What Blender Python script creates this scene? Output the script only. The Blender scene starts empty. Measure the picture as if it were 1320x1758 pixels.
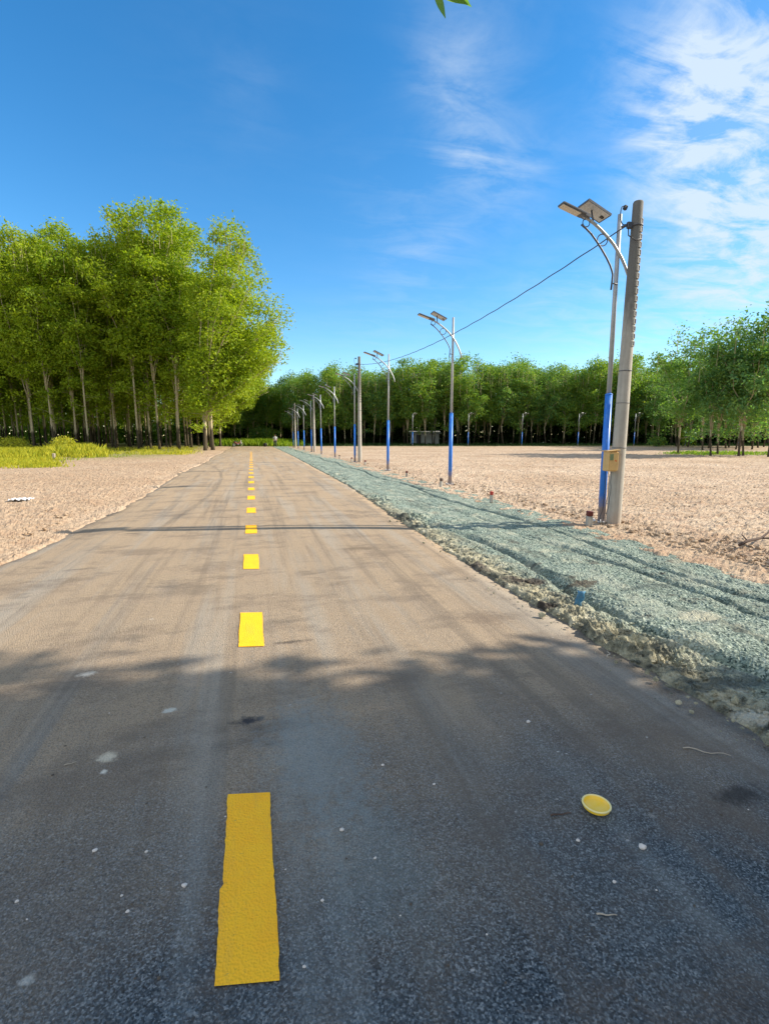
import bpy, math, random
import numpy as np
from mathutils import Vector, Matrix, Euler
R = math.radians; random.seed(1)
sc = bpy.context.scene
C = 1.5                                   # eye height, the unit of most measures
YAW = math.atan(226/850.0); PITCH = math.atan(129/850.0)
SY, CY = math.sin(YAW), math.cos(YAW)

# ---------------------------------------------------------------- camera
cd = bpy.data.cameras.new('camera'); cam = bpy.data.objects.new('camera', cd); sc.collection.objects.link(cam)
cam.location = (0, 0, C)
cam.rotation_euler = Euler((math.pi/2 - PITCH, 0, -YAW), 'XYZ')
cd.sensor_fit = 'VERTICAL'; cd.sensor_height = 24; cd.lens = 24*850/1758.0
cd.clip_start = 0.05; cd.clip_end = 5000
sc.camera = cam

def pix_dir(px, py):
    """world direction of a place seen in the photograph"""
    u = (px-660)/850.0; v = (879-py)/850.0
    f = math.cos(PITCH)+v*math.sin(PITCH); z = -math.sin(PITCH)+v*math.cos(PITCH)
    return Vector((f*SY+u*CY, f*CY-u*SY, z)).normalized()
def ground(px, py, z=0.0):
    d = pix_dir(px, py); t = (z-C)/d.z
    return Vector((d.x*t, d.y*t, z))
def fwd(dist, px, z=0.0):
    """ground point at a forward distance, under a bearing"""
    X = (px-660)/850.0*(dist*math.cos(PITCH)+(C-z)*math.sin(PITCH))
    return Vector((dist*SY+X*CY, dist*CY-X*SY, z))

# ---------------------------------------------------------------- sun and sky
SUN = Vector((5.28, -0.97, 3.42)).normalized()
EL = math.asin(SUN.z); AZ = math.atan2(SUN.x, SUN.y)
w = bpy.data.worlds.new('World'); sc.world = w; w.use_nodes = True
nt = w.node_tree; nt.nodes.clear(); N = nt.nodes; L = nt.links
out = N.new('ShaderNodeOutputWorld'); bg = N.new('ShaderNodeBackground'); L.new(bg.outputs[0], out.inputs[0])
sky = N.new('ShaderNodeTexSky'); sky.sky_type = 'NISHITA'; sky.sun_disc = False
sky.sun_elevation = EL; sky.sun_rotation = AZ; sky.air_density = 1.0; sky.dust_density = 0.0; sky.ozone_density = 2.6
SKYG = 0.15
tc = N.new('ShaderNodeTexCoord')
def wmath(op, a, b=None, c=None, clamp=False):
    n = N.new('ShaderNodeMath'); n.operation = op; n.use_clamp = clamp
    for i, v in enumerate((a, b, c)):
        if v is None: continue
        if isinstance(v, (int, float)): n.inputs[i].default_value = v
        else: L.new(v, n.inputs[i])
    return n.outputs[0]
sep = N.new('ShaderNodeSeparateXYZ'); L.new(tc.outputs['Generated'], sep.inputs[0])
den = wmath('ADD', wmath('MAXIMUM', sep.outputs[2], 0.0), 0.12)
cmb = N.new('ShaderNodeCombineXYZ')
L.new(wmath('DIVIDE', sep.outputs[0], den), cmb.inputs[0]); L.new(wmath('DIVIDE', sep.outputs[1], den), cmb.inputs[1])
# blobs of cirrus: bearing, size, density
blobs = [(1310,60,.17,.9),(1200,110,.09,.75),(1110,135,.07,.6),(1300,200,.16,1.1),(1190,250,.09,.8),(1320,330,.17,1.2),(1240,400,.09,.7),(1330,480,.15,.9),(1170,150,.05,.6),(1130,270,.05,.5),
         (1230,520,.12,.35),(785,215,.06,.5),(810,265,.06,.6),(880,305,.08,.65),(820,90,.10,.36),(760,95,.07,.4),(760,390,.1,.28),(700,430,.09,.22),(640,330,.1,.10),
         (960,520,.09,.28),(1040,540,.09,.30),(900,560,.12,.22),(1100,600,.12,.34),(700,560,.14,.18),(430,150,.06,.12),(420,160,.2,.05),(560,600,.14,.08)]
acc = None
for px, py, s, k in blobs:
    d = pix_dir(px, py)
    vm = N.new('ShaderNodeVectorMath'); vm.operation = 'DISTANCE'; L.new(tc.outputs['Generated'], vm.inputs[0]); vm.inputs[1].default_value = d
    q = wmath('DIVIDE', vm.outputs['Value'], s*.8); q = wmath('MULTIPLY', q, q); e = wmath('POWER', 2.718, wmath('MULTIPLY', q, -1.0))
    e = wmath('MULTIPLY', e, k)
    acc = e if acc is None else wmath('ADD', acc, e)
mp = N.new('ShaderNodeMapping'); L.new(cmb.outputs[0], mp.inputs[0]); mp.inputs['Rotation'].default_value = (0, 0, R(28)); mp.inputs['Scale'].default_value = (1.1, 2.6, 1)
def wnoise(vec, scale, detail, rough, dist=0.0):
    n = N.new('ShaderNodeTexNoise'); L.new(vec, n.inputs['Vector']); n.inputs['Scale'].default_value = scale
    n.inputs['Detail'].default_value = detail; n.inputs['Roughness'].default_value = rough; n.inputs['Distortion'].default_value = dist
    return n.outputs[0]
n1 = wnoise(mp.outputs[0], 2.4, 9, .62, .8)
n2 = wnoise(cmb.outputs[0], 5.5, 8, .66, .5)
nn = wmath('ADD', wmath('MULTIPLY', n1, .65), wmath('MULTIPLY', n2, .35))
edge = wmath('MULTIPLY', wmath('SUBTRACT', nn, .42), 3.2, clamp=True)
dens = wmath('MULTIPLY', wmath('MULTIPLY', acc, .62), wmath('ADD', wmath('MULTIPLY', edge, 1.2), .10)); dens = wmath('MINIMUM', dens, .88)
# unseen bright cloud deck behind the viewer, added to lift and neutralise the shade
dt = N.new('ShaderNodeVectorMath'); dt.operation = 'DOT_PRODUCT'; L.new(tc.outputs['Generated'], dt.inputs[0]); dt.inputs[1].default_value = (-SY, -CY, 0)
bank = wmath('MULTIPLY', wmath('ADD', dt.outputs['Value'], .50), 2.2, clamp=True)
bank = wmath('MULTIPLY', bank, wmath('ADD', wmath('MULTIPLY', edge, .35), .62))
mx = N.new('ShaderNodeMix'); mx.data_type = 'RGBA'
mb_ = N.new('ShaderNodeMix'); mb_.data_type = 'RGBA'
hs = N.new('ShaderNodeHueSaturation'); hs.inputs['Saturation'].default_value = 1.33; hs.inputs['Hue'].default_value = .497; hs.inputs['Value'].default_value = 0.80
L.new(sky.outputs[0], hs.inputs['Color'])
L.new(dens, mx.inputs['Factor']); L.new(hs.outputs[0], mx.inputs['A']); mx.inputs['B'].default_value = (2.65, 3.1, 3.55, 1)
L.new(bank, mb_.inputs['Factor']); L.new(mx.outputs['Result'], mb_.inputs['A']); mb_.inputs['B'].default_value = (3.8, 3.95, 4.15, 1)
L.new(mb_.outputs['Result'], bg.inputs[0]); bg.inputs[1].default_value = SKYG

sd = bpy.data.lights.new('sun', 'SUN'); sun = bpy.data.objects.new('sun', sd); sc.collection.objects.link(sun)
sd.energy = 4.6; sd.angle = R(0.5); sd.color = (1.0, .90, .76)
sun.rotation_euler = SUN.to_track_quat('Z', 'Y').to_euler()
sc.view_settings.view_transform = 'Standard'; sc.view_settings.look = 'None'
sc.view_settings.exposure = 0.95; sc.view_settings.gamma = 1

# ---------------------------------------------------------------- node materials
class MatB:
    def __init__(s, name, rough=.8, spec=.3):
        m = s.m = bpy.data.materials.new(name); m.use_nodes = True
        s.t = m.node_tree; s.b = s.t.nodes['Principled BSDF']
        s.b.inputs['Roughness'].default_value = rough
        s.b.inputs['Specular IOR Level'].default_value = spec
        s.co = s.t.nodes.new('ShaderNodeTexCoord'); s.geo = s.t.nodes.new('ShaderNodeNewGeometry')
    def n(s, t): return s.t.nodes.new(t)
    def l(s, a, b): s.t.links.new(a, b)
    def pos(s, obj=False): return s.co.outputs['Object'] if obj else s.geo.outputs['Position']
    def mapping(s, vec, scale=(1,1,1), rot=(0,0,0), loc=(0,0,0)):
        m = s.n('ShaderNodeMapping'); s.l(vec, m.inputs[0]); m.inputs['Scale'].default_value = scale; m.inputs['Rotation'].default_value = rot; m.inputs['Location'].default_value = loc
        return m.outputs[0]
    def noise(s, vec, scale, detail=4, rough=.55, dist=0, color=False):
        m = s.n('ShaderNodeTexNoise'); s.l(vec, m.inputs['Vector'])
        m.inputs['Scale'].default_value = scale; m.inputs['Detail'].default_value = detail; m.inputs['Roughness'].default_value = rough; m.inputs['Distortion'].default_value = dist
        return m.outputs[1 if color else 0]
    def voro(s, vec, scale, feature='F1', out='Distance'):
        m = s.n('ShaderNodeTexVoronoi'); s.l(vec, m.inputs['Vector']); m.inputs['Scale'].default_value = scale; m.feature = feature
        return m.outputs[out]
    def ramp(s, fac, stops):
        m = s.n('ShaderNodeValToRGB'); s.l(fac, m.inputs[0]); e = m.color_ramp.elements
        while len(e) < len(stops): e.new(.5)
        for i, (p, c) in enumerate(stops):
            e[i].position = p
            if isinstance(c, (int, float)): c = (c, c, c)
            e[i].color = (*c[:3], 1)
        return m.outputs[0]
    def mix(s, f, a, b, mode='MIX'):
        m = s.n('ShaderNodeMix'); m.data_type = 'RGBA'; m.blend_type = mode
        for k, v in (('Factor', f), ('A', a), ('B', b)):
            if isinstance(v, (int, float)): m.inputs[k].default_value = v
            elif isinstance(v, tuple): m.inputs[k].default_value = (*v[:3], 1)
            else: s.l(v, m.inputs[k])
        return m.outputs['Result']
    def math(s, op, a, b=0, clamp=False):
        m = s.n('ShaderNodeMath'); m.operation = op; m.use_clamp = clamp
        for i, v in enumerate((a, b)):
            if isinstance(v, (int, float)): m.inputs[i].default_value = v
            else: s.l(v, m.inputs[i])
        return m.outputs[0]
    def sep(s, vec):
        m = s.n('ShaderNodeSeparateXYZ'); s.l(vec, m.inputs[0]); return m.outputs
    def bump(s, h, strength=.5, dist=.02, prev=None):
        m = s.n('ShaderNodeBump'); s.l(h, m.inputs['Height']); m.inputs['Strength'].default_value = strength; m.inputs['Distance'].default_value = dist
        if prev: s.l(prev, m.inputs['Normal'])
        s.l(m.outputs[0], s.b.inputs['Normal']); return m.outputs[0]
    def col(s, c):
        if isinstance(c, tuple): s.b.inputs['Base Color'].default_value = (*c[:3], 1)
        else: s.l(c, s.b.inputs['Base Color'])

def mk_paint(name, c, rough=.45, metal=0.0, dirt=.25, dcol=(.25,.2,.15), sc_=9):
    m = MatB(name, rough, .4); p = m.pos(True)
    f = m.ramp(m.noise(p, sc_, 6, .65), [(.42, 0.0), (.75, 1.0)])
    m.col(m.mix(m.math('MULTIPLY', f, dirt), c, dcol)); m.b.inputs['Metallic'].default_value = metal
    m.bump(m.noise(p, 60, 4), .15, .004)
    return m.m
M = {}
M['galv'] = mk_paint('galvanised steel', (.42,.44,.46), .42, .35, .35, (.2,.2,.19))
M['blue'] = mk_paint('blue paint', (.018,.17,.62), .4, 0, .22, (.10,.16,.30))
def bluemat():
    m = MatB('chipped blue paint', .42, .4); p = m.pos(True); z = m.sep(p)[2]; n_ = m.noise(p, 8, 6, .7)
    c = m.mix(m.ramp(n_, [(.4,0),(.7,1)]), (.015,.15,.60), (.03,.20,.64))
    c = m.mix(m.math('MULTIPLY', m.ramp(m.noise(m.mapping(p, (30,30,5)), 1.4, 6, .7), [(.58,0),(.66,1)]), .6), c, (.30,.36,.42))
    k = m.ramp(m.math('ADD', z, m.math('MULTIPLY', n_, -.5)), [(.0,.85),(.28,0)]); c = m.mix(k, c, (.36,.27,.18))
    m.col(c); return m.m
M['blue'] = bluemat()
M['black'] = mk_paint('black plastic', (.015,.015,.017), .5, 0, .2)
M['cable'] = mk_paint('cable sheath', (.03,.035,.045), .5, 0, .2)
M['iron'] = mk_paint('dark painted iron', (.07,.08,.10), .5, .2, .3)
M['lamp_glass'] = mk_paint('led lens', (.62,.56,.48), .25, 0, .3, (.35,.3,.25), 20)
M['panelback'] = mk_paint('solar panel backing', (.60,.60,.60), .4, 0, .6, (.22,.22,.24), 26)
M['housing'] = mk_paint('lamp housing', (.10,.11,.13), .4, .3, .2)
M['box'] = mk_paint('meter box enamel', (.62,.40,.16), .5, 0, .45, (.32,.2,.1), 12)
M['boxgreen'] = mk_paint('meter box window', (.16,.20,.10), .3, 0, .3)
M['orange'] = mk_paint('orange warning mark', (.65,.12,.03), .5, 0, .2)
M['red'] = mk_paint('red paint', (.38,.03,.02), .6, 0, .45, (.18,.06,.04), 40)
M['darkred'] = mk_paint('dark red paint', (.13,.02,.015), .6, 0, .4, (.10,.05,.03), 40)
M['lid'] = mk_paint('yellow lid plastic', (.95,.60,.03), .35, 0, .3, (.9,.72,.3), 30)
M['lidrim'] = mk_paint('pale lid rim', (.88,.74,.32), .35, 0, .15, (.6,.5,.3), 30)
M['stickdark'] = mk_paint('dark bark stick', (.07,.045,.035), .9, 0, .5, (.18,.12,.09), 60)
M['stickpale'] = mk_paint('pale dry stick', (.42,.36,.28), .8, 0, .5, (.25,.18,.12), 60)
M['pebble'] = mk_paint('white pebble', (.66,.60,.54), .8, 0, .5, (.4,.33,.27), 60)
M['dirtclod'] = mk_paint('dark clod', (.09,.075,.06), .95, 0, .5, (.2,.16,.12), 30)
M['rag'] = mk_paint('white plastic scrap', (.75,.76,.76), .5, 0, .2, (.5,.45,.4), 30)
M['bluescrap'] = mk_paint('blue plastic scrap', (.05,.20,.36), .5, 0, .4, (.2,.22,.2), 30)
M['skin'] = mk_paint('skin', (.35,.20,.13), .6, 0, .1)
M['shirt'] = mk_paint('grey shirt cloth', (.40,.42,.42), .9, 0, .2)
M['trousers'] = mk_paint('dark trouser cloth', (.035,.04,.05), .9, 0, .2)
M['hair'] = mk_paint('black hair', (.012,.01,.01), .7, 0, .1)
M['plaster'] = mk_paint('pale plaster', (.70,.72,.70), .8, 0, .4, (.45,.45,.4), 2)
M['tin'] = mk_paint('tin roofing', (.52,.54,.55), .4, .3, .4, (.3,.25,.2), 2)

def concrete(name, stain=True):
    m = MatB(name, .85, .25); p = m.pos(True); z = m.sep(p)[2]
    f = m.noise(p, 7, 8, .65); base = m.mix(f, (.30,.28,.24), (.50,.47,.41))
    streak = m.noise(m.mapping(p, (14,14,.7)), 1.3, 5, .6)
    base = m.mix(m.math('MULTIPLY', m.ramp(streak, [(.45,0),(.7,1)]), .5), base, (.20,.19,.17))
    if stain:
        k = m.ramp(m.math('ADD', m.math('MULTIPLY', z, .2), m.math('MULTIPLY', m.noise(m.mapping(p, (5,5,1)), 2, 6, .7), .25)), [(.74,0),(.86,1)])
        base = m.mix(m.math('MULTIPLY', k, .78), base, (.085,.085,.08))
        k2 = m.ramp(m.math('ADD', z, m.math('MULTIPLY', f, .5)), [(.2,1),(.6,0)])
        base = m.mix(m.math('MULTIPLY', k2, .5), base, (.42,.29,.2))
    m.col(base); m.bump(m.noise(p, 90, 6, .7), .5, .006)
    return m.m
M['concrete'] = concrete('weathered pole concrete'); M['concrete_plain'] = concrete('stake concrete', False)

# soil of field and road shoulder
def soil():
    m = MatB('dry pinkish soil', .95, .12); p = m.pos()
    big = m.noise(p, .25, 5, .6); mid = m.noise(p, 2.2, 7, .65); fine = m.noise(p, 17, 8, .7)
    c = m.mix(m.ramp(big, [(.35,0),(.68,1)]), (.37,.275,.185), (.50,.40,.29))
    c = m.mix(m.math('MULTIPLY', m.ramp(mid, [(.48,0),(.66,1)]), .55), c, (.30,.185,.12))
    c = m.mix(m.math('MULTIPLY', m.ramp(fine, [(.50,0),(.70,1)]), .6), c, (.20,.125,.085))
    c = m.mix(m.math('MULTIPLY', m.ramp(m.noise(p, 40, 5, .7), [(.56,0),(.68,1)]), .5), c, (.62,.48,.36))
    # ploughed texture, stretched across
    pl = m.noise(m.mapping(p, (1.2, 6, 1), rot=(0,0,R(15))), 1.5, 8, .7)
    c = m.mix(m.math('MULTIPLY', m.ramp(pl, [(.51,0),(.60,1)]), .6), c, (.24,.155,.095))
    sx_ = m.sep(p)[0]
    c = m.mix(m.ramp(m.math('MULTIPLY', sx_, -.2), [(.4,0),(.7,.45)]), c, (.30,.205,.125))
    # leaf litter and scrub far away under the woods
    s = m.sep(p)
    dist = m.math('ADD', m.math('MULTIPLY', s[0], SY), m.math('MULTIPLY', s[1], CY))
    g = m.ramp(m.math('ADD', m.math('MULTIPLY', dist, .01), m.math('MULTIPLY', m.noise(p, .3, 6, .6), .12)), [(.80,0),(.86,1)])
    c = m.mix(g, c, (.075,.085,.035))
    lf = m.math('MULTIPLY', m.ramp(m.math('ADD', m.math('MULTIPLY', dist, .01), m.math('MULTIPLY', m.noise(p, .5, 7, .65), .2)), [(.40,0),(.52,1)]),
                m.ramp(m.math('MULTIPLY', s[0], -.1), [(.45,0),(.75,1)]))
    c = m.mix(m.math('MULTIPLY', lf, .8), c, (.16,.17,.05))
    m.col(c)
    h = m.math('ADD', m.math('MULTIPLY', fine, 1.0), m.math('MULTIPLY', m.voro(p, 22), .5)); b = m.bump(h, .65, .022)
    m.bump(m.noise(p, 90, 5, .7), .7, .008, b)
    return m.m
M['soil'] = soil()

def asphalt():
    m = MatB('dusty asphalt', .88, .25); p = m.pos(); s = m.sep(p)
    n1 = m.noise(p, 120, 3, .7); v = m.voro(p, 180, 'F1', 'Color'); vs = m.sep(v)[0]
    g = m.math('ADD', m.math('MULTIPLY', n1, .6), m.math('MULTIPLY', vs, .4))
    base = m.ramp(g, [(.25,(.010,.014,.018)),(.46,(.045,.056,.066)),(.62,(.11,.133,.148)),(.80,(.31,.33,.33))])  # asphalt colour darkened and blued to paint in the foreground shade
    base = m.mix(m.math('MULTIPLY', m.ramp(m.noise(p, 1.6, 6, .65), [(.35,0),(.7,1)]), .55), base, m.mix(.5, base, (.12,.155,.17)))
    # dust: grows from the shade edge on, painting near shade darker; long wheel streaks
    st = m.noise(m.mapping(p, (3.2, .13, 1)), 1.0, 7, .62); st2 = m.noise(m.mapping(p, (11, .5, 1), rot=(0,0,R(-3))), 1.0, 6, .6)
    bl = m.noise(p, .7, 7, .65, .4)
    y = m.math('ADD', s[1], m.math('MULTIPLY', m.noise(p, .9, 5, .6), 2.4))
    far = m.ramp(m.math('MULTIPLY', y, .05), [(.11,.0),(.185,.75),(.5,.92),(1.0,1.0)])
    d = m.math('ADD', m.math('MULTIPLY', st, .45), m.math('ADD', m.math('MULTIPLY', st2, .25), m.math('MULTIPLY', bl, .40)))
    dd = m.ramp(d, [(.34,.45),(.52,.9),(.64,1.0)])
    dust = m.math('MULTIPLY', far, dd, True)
    # soil tracked in along both borders
    ex = m.math('ADD', m.math('ABSOLUTE', m.math('ADD', s[0], .1)), m.math('MULTIPLY', m.noise(p, 1.3, 7, .7), 1.1))
    ed = m.ramp(m.math('MULTIPLY', ex, .25), [(.68,0),(.88,1)])
    dust = m.math('MAXIMUM', dust, m.math('MULTIPLY', ed, m.ramp(m.math('MULTIPLY', s[1], .1), [(.22,.15),(.5,.85)])))
    dc = m.mix(m.noise(p, 50, 5, .7), (.30,.215,.128), (.53,.395,.25))
    dc = m.mix(m.math('MULTIPLY', m.ramp(m.noise(p, 110, 3, .7), [(.52,0),(.6,1)]), .55), dc, (.10,.075,.055))
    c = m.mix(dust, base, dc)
    # greenish-grey wheel wash
    ws = m.ramp(m.noise(m.mapping(p, (2.6,.16,1), loc=(3,1,0)), 1.0, 6, .6), [(.50,0),(.62,1)])
    c = m.mix(m.math('MULTIPLY', ws, .24), c, (.30,.33,.32))
    wd = m.ramp(m.noise(m.mapping(p, (4.2,.14,1), loc=(8,4,0)), 1.0, 7, .68), [(.52,0),(.64,1)])
    c = m.mix(m.math('MULTIPLY', wd, .42), c, (.13,.105,.08))
    wb = m.ramp(m.noise(m.mapping(p, (.9,1.7,1), loc=(1,4,0)), 1.0, 9, .72), [(.50,0),(.62,1)])
    c = m.mix(m.math('MULTIPLY', wb, .5), c, (.13,.10,.075))
    # pale blotches and specks
    sp = m.ramp(m.voro(m.mapping(p, (1,1,1), loc=(.37,.11,0)), 2.6), [(.035,1),(.055,0)])
    c = m.mix(m.math('MULTIPLY', sp, .3), c, (.55,.52,.46))
    sp2 = m.ramp(m.voro(m.mapping(p, (1,1.4,1), loc=(4.1,7.7,0)), 9), [(.05,1),(.075,0)])
    c = m.mix(m.math('MULTIPLY', sp2, m.math('MULTIPLY', m.ramp(m.noise(p, 3, 4), [(.5,0),(.62,1)]), .8)), c, (.48,.46,.42))
    # dark oily stains
    ok = m.ramp(m.noise(m.mapping(p, (1.1,2.6,1), loc=(9,2,0)), .8, 7, .62), [(.60,0),(.70,1)])
    c = m.mix(m.math('MULTIPLY', ok, .45), c, (.045,.042,.042))
    def spot(px, py, rx, ry, colr, k):
        nonlocal c
        g_ = ground(px, py); q = m.mapping(p, (1/rx, 1/ry, 0), loc=(-g_.x/rx, -g_.y/ry, 0)); vl = m.n('ShaderNodeVectorMath'); vl.operation = 'LENGTH'; m.l(q, vl.inputs[0])
        f_ = m.ramp(m.math('ADD', vl.outputs['Value'], m.math('MULTIPLY', m.math('SUBTRACT', m.noise(p, 22, 6, .75), .5), 2.2)), [(.35,k),(1.0,0)])
        c = m.mix(f_, c, colr)
    spot(187,1308,.055,.05,(.62,.54,.40),.8); spot(180,1335,.02,.02,(.7,.66,.55),.8); spot(425,1246,.10,.045,(.02,.022,.03),.9); spot(500,1109,.16,.035,(.05,.04,.035),.7)
    spot(290,1228,.05,.03,(.6,.6,.52),.7); spot(640,1480,.25,.4,(.20,.25,.25),.3); spot(540,1300,.3,.6,(.22,.28,.29),.4); spot(50,1700,.025,.02,(.5,.5,.45),.6); spot(150,1165,.06,.04,(.7,.62,.5),.8)
    spot(1270,1370,.16,.07,(.03,.026,.024),.8); spot(620,945,.3,.12,(.10,.075,.05),.5); spot(330,1020,.35,.2,(.10,.08,.06),.4); spot(840,1065,.25,.2,(.12,.085,.06),.45)
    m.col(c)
    h = m.math('ADD', n1, m.math('MULTIPLY', m.voro(p, 120), .8)); b = m.bump(h, .85, .006)
    m.bump(m.noise(p, 6, 6, .65), .35, .02, b)
    return m.m
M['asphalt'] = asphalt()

def verge():
    m = MatB('grey green crushed stone', .92, .2); p = m.pos(); s = m.sep(p)
    v = m.sep(m.voro(p, 70, 'F1', 'Color'))[0]; n1 = m.noise(p, 45, 5, .7)
    g = m.math('ADD', m.math('MULTIPLY', v, .45), m.math('MULTIPLY', n1, .55))
    c = m.ramp(g, [(.28,(.05,.075,.065)),(.48,(.185,.24,.195)),(.62,(.30,.365,.295)),(.8,(.52,.57,.47))])
    c = m.mix(m.math('MULTIPLY', m.ramp(m.noise(p, 1.6, 7, .65), [(.5,0),(.68,1)]), .7), c, (.36,.38,.30))
    c = m.mix(m.math('MULTIPLY', m.ramp(m.noise(m.mapping(p, (1,1,1), loc=(5,5,0)), 2.4, 7, .7), [(.57,0),(.66,1)]), .8), c, (.085,.07,.055))
    wr = m.ramp(m.noise(m.mapping(p, (5,.45,1), rot=(0,0,R(6))), 1.0, 7, .68), [(.52,0),(.62,1)])
    c = m.mix(m.math('MULTIPLY', wr, .55), c, (.10,.12,.095))
    lt = m.ramp(m.noise(m.mapping(p, (1.4,1.1,1), loc=(2,9,0)), 1.6, 8, .7), [(.53,0),(.66,1)])
    c = m.mix(m.math('MULTIPLY', lt, .5), c, (.52,.50,.36))
    # sandy, broken border next to the asphalt
    xb = m.math('ADD', s[0], m.math('MULTIPLY', m.noise(p, 1.7, 7, .7), .9))
    k = m.ramp(m.math('SUBTRACT', xb, 2.74), [(.34,1),(.70,0)])
    sand = m.ramp(m.noise(p, 5, 8, .7), [(.36,(.05,.045,.035)),(.45,(.20,.18,.12)),(.56,(.46,.41,.27)),(.68,(.60,.54,.40))])
    c = m.mix(m.math('MULTIPLY', k, .85), c, sand)
    def spot(px, py, rx, ry, colr, kk, rot=0):
        nonlocal c
        g_ = ground(px, py); q = m.mapping(p, (1,1,1), loc=(-g_.x, -g_.y, 0)); q = m.mapping(q, (1/rx, 1/ry, 0), rot=(0,0,rot)); vl = m.n('ShaderNodeVectorMath'); vl.operation = 'LENGTH'; m.l(q, vl.inputs[0])
        f_ = m.ramp(m.math('ADD', vl.outputs['Value'], m.math('MULTIPLY', m.math('SUBTRACT', m.noise(p, 9, 8, .75), .5), 2.6)), [(.40,kk),(.85,0)])
        c = m.mix(f_, c, colr)
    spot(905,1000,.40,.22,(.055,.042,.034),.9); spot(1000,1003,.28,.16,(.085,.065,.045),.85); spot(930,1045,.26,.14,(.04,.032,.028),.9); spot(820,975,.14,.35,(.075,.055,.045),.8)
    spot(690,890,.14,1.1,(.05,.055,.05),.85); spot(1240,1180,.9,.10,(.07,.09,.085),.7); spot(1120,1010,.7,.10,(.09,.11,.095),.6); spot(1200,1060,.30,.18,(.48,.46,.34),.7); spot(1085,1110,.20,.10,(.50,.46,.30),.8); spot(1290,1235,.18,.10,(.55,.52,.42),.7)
    m.col(c)
    b = m.bump(m.math('ADD', n1, m.math('MULTIPLY', m.voro(p, 70), .8)), .9, .012)
    m.bump(m.noise(p, 9, 7, .7), .8, .05, b)
    return m.m
M['verge'] = verge()

def roadpaint():
    m = MatB('worn yellow road paint', .6, .35); p = m.pos()
    g = m.noise(p, 90, 4, .7)
    c = m.mix(m.ramp(m.noise(p, 12, 5), [(.4,0),(.7,1)]), (1.0,.51,.010), (1.0,.46,.008))
    c = m.mix(m.ramp(g, [(.64,0),(.72,.7)]), c, (.34,.20,.03))
    c = m.mix(m.math('MULTIPLY', m.ramp(m.noise(m.mapping(p, (6,1.2,1)), 1.5, 8, .75), [(.52,0),(.68,1)]), .35), c, (.60,.34,.06))
    c = m.mix(m.ramp(m.noise(p, 38, 6, .75), [(.64,0),(.70,.7)]), c, (.30,.20,.07))
    m.col(c); m.bump(m.math('ADD', g, m.voro(p, 120)), .7, .004)
    return m.m
M['paint'] = roadpaint()

def leafmat(name, a, b, c2, tr=.35):
    m = MatB(name, .55, .25); p = m.pos(); oi = m.n('ShaderNodeObjectInfo')
    f = m.noise(p, .35, 4, .6); f2 = m.noise(p, 2.6, 4, .7)
    c = m.mix(m.ramp(m.math('ADD', m.math('MULTIPLY', f, .7), m.math('MULTIPLY', oi.outputs['Random'], .3)), [(.32,0),(.68,1)]), a, b)
    c = m.mix(m.ramp(f2, [(.42,0),(.68,.9)]), c, c2)
    m.col(c)
    t = m.n('ShaderNodeBsdfTranslucent'); cc = m.mix(1.0, c, (1.5,1.5,.55), 'MULTIPLY'); m.l(cc, t.inputs[0])
    mx_ = m.n('ShaderNodeMixShader'); mx_.inputs[0].default_value = tr
    m.l(m.b.outputs[0], mx_.inputs[1]); m.l(t.outputs[0], mx_.inputs[2])
    m.l(mx_.outputs[0], m.t.nodes['Material Output'].inputs[0])
    return m.m
M['leaf_l'] = leafmat('rubber leaf light', (.13,.245,.016), (.24,.335,.02), (.38,.42,.026), .44)
M['leaf_f'] = leafmat('rubber leaf deep', (.07,.21,.085), (.12,.26,.05), (.34,.38,.025), .40)
M['leaf_r'] = leafmat('broad leaf teal', (.075,.20,.10), (.11,.24,.07), (.24,.34,.05), .40)
M['leaf_shaded'] = leafmat('leaf painted in shade', (.02,.055,.016), (.035,.08,.018), (.06,.11,.02), .2)  # darker leaf colour paints in the shade inside the wood
M['grass_y'] = leafmat('yellow green weeds', (.40,.39,.03), (.54,.48,.05), (.20,.27,.03), .38)
M['grass_g'] = leafmat('roadside grass', (.16,.28,.02), (.26,.36,.02), (.32,.36,.03), .4)

def bark(name, dark_h=2.6):
    m = MatB(name, .9, .15); p = m.pos(True); z = m.sep(p)[2]; oi = m.n('ShaderNodeObjectInfo')
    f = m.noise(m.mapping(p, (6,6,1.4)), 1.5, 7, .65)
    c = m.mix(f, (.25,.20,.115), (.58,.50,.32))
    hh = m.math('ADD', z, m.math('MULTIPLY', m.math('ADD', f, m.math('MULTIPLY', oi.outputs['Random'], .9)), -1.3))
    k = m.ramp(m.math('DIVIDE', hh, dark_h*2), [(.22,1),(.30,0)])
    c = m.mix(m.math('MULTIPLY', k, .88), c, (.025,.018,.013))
    m.col(c); m.bump(f, .6, .04)
    return m.m
M['bark'] = bark('rubber bark', 2.4); M['bark_g'] = bark('grey bark', 1.0)

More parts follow.
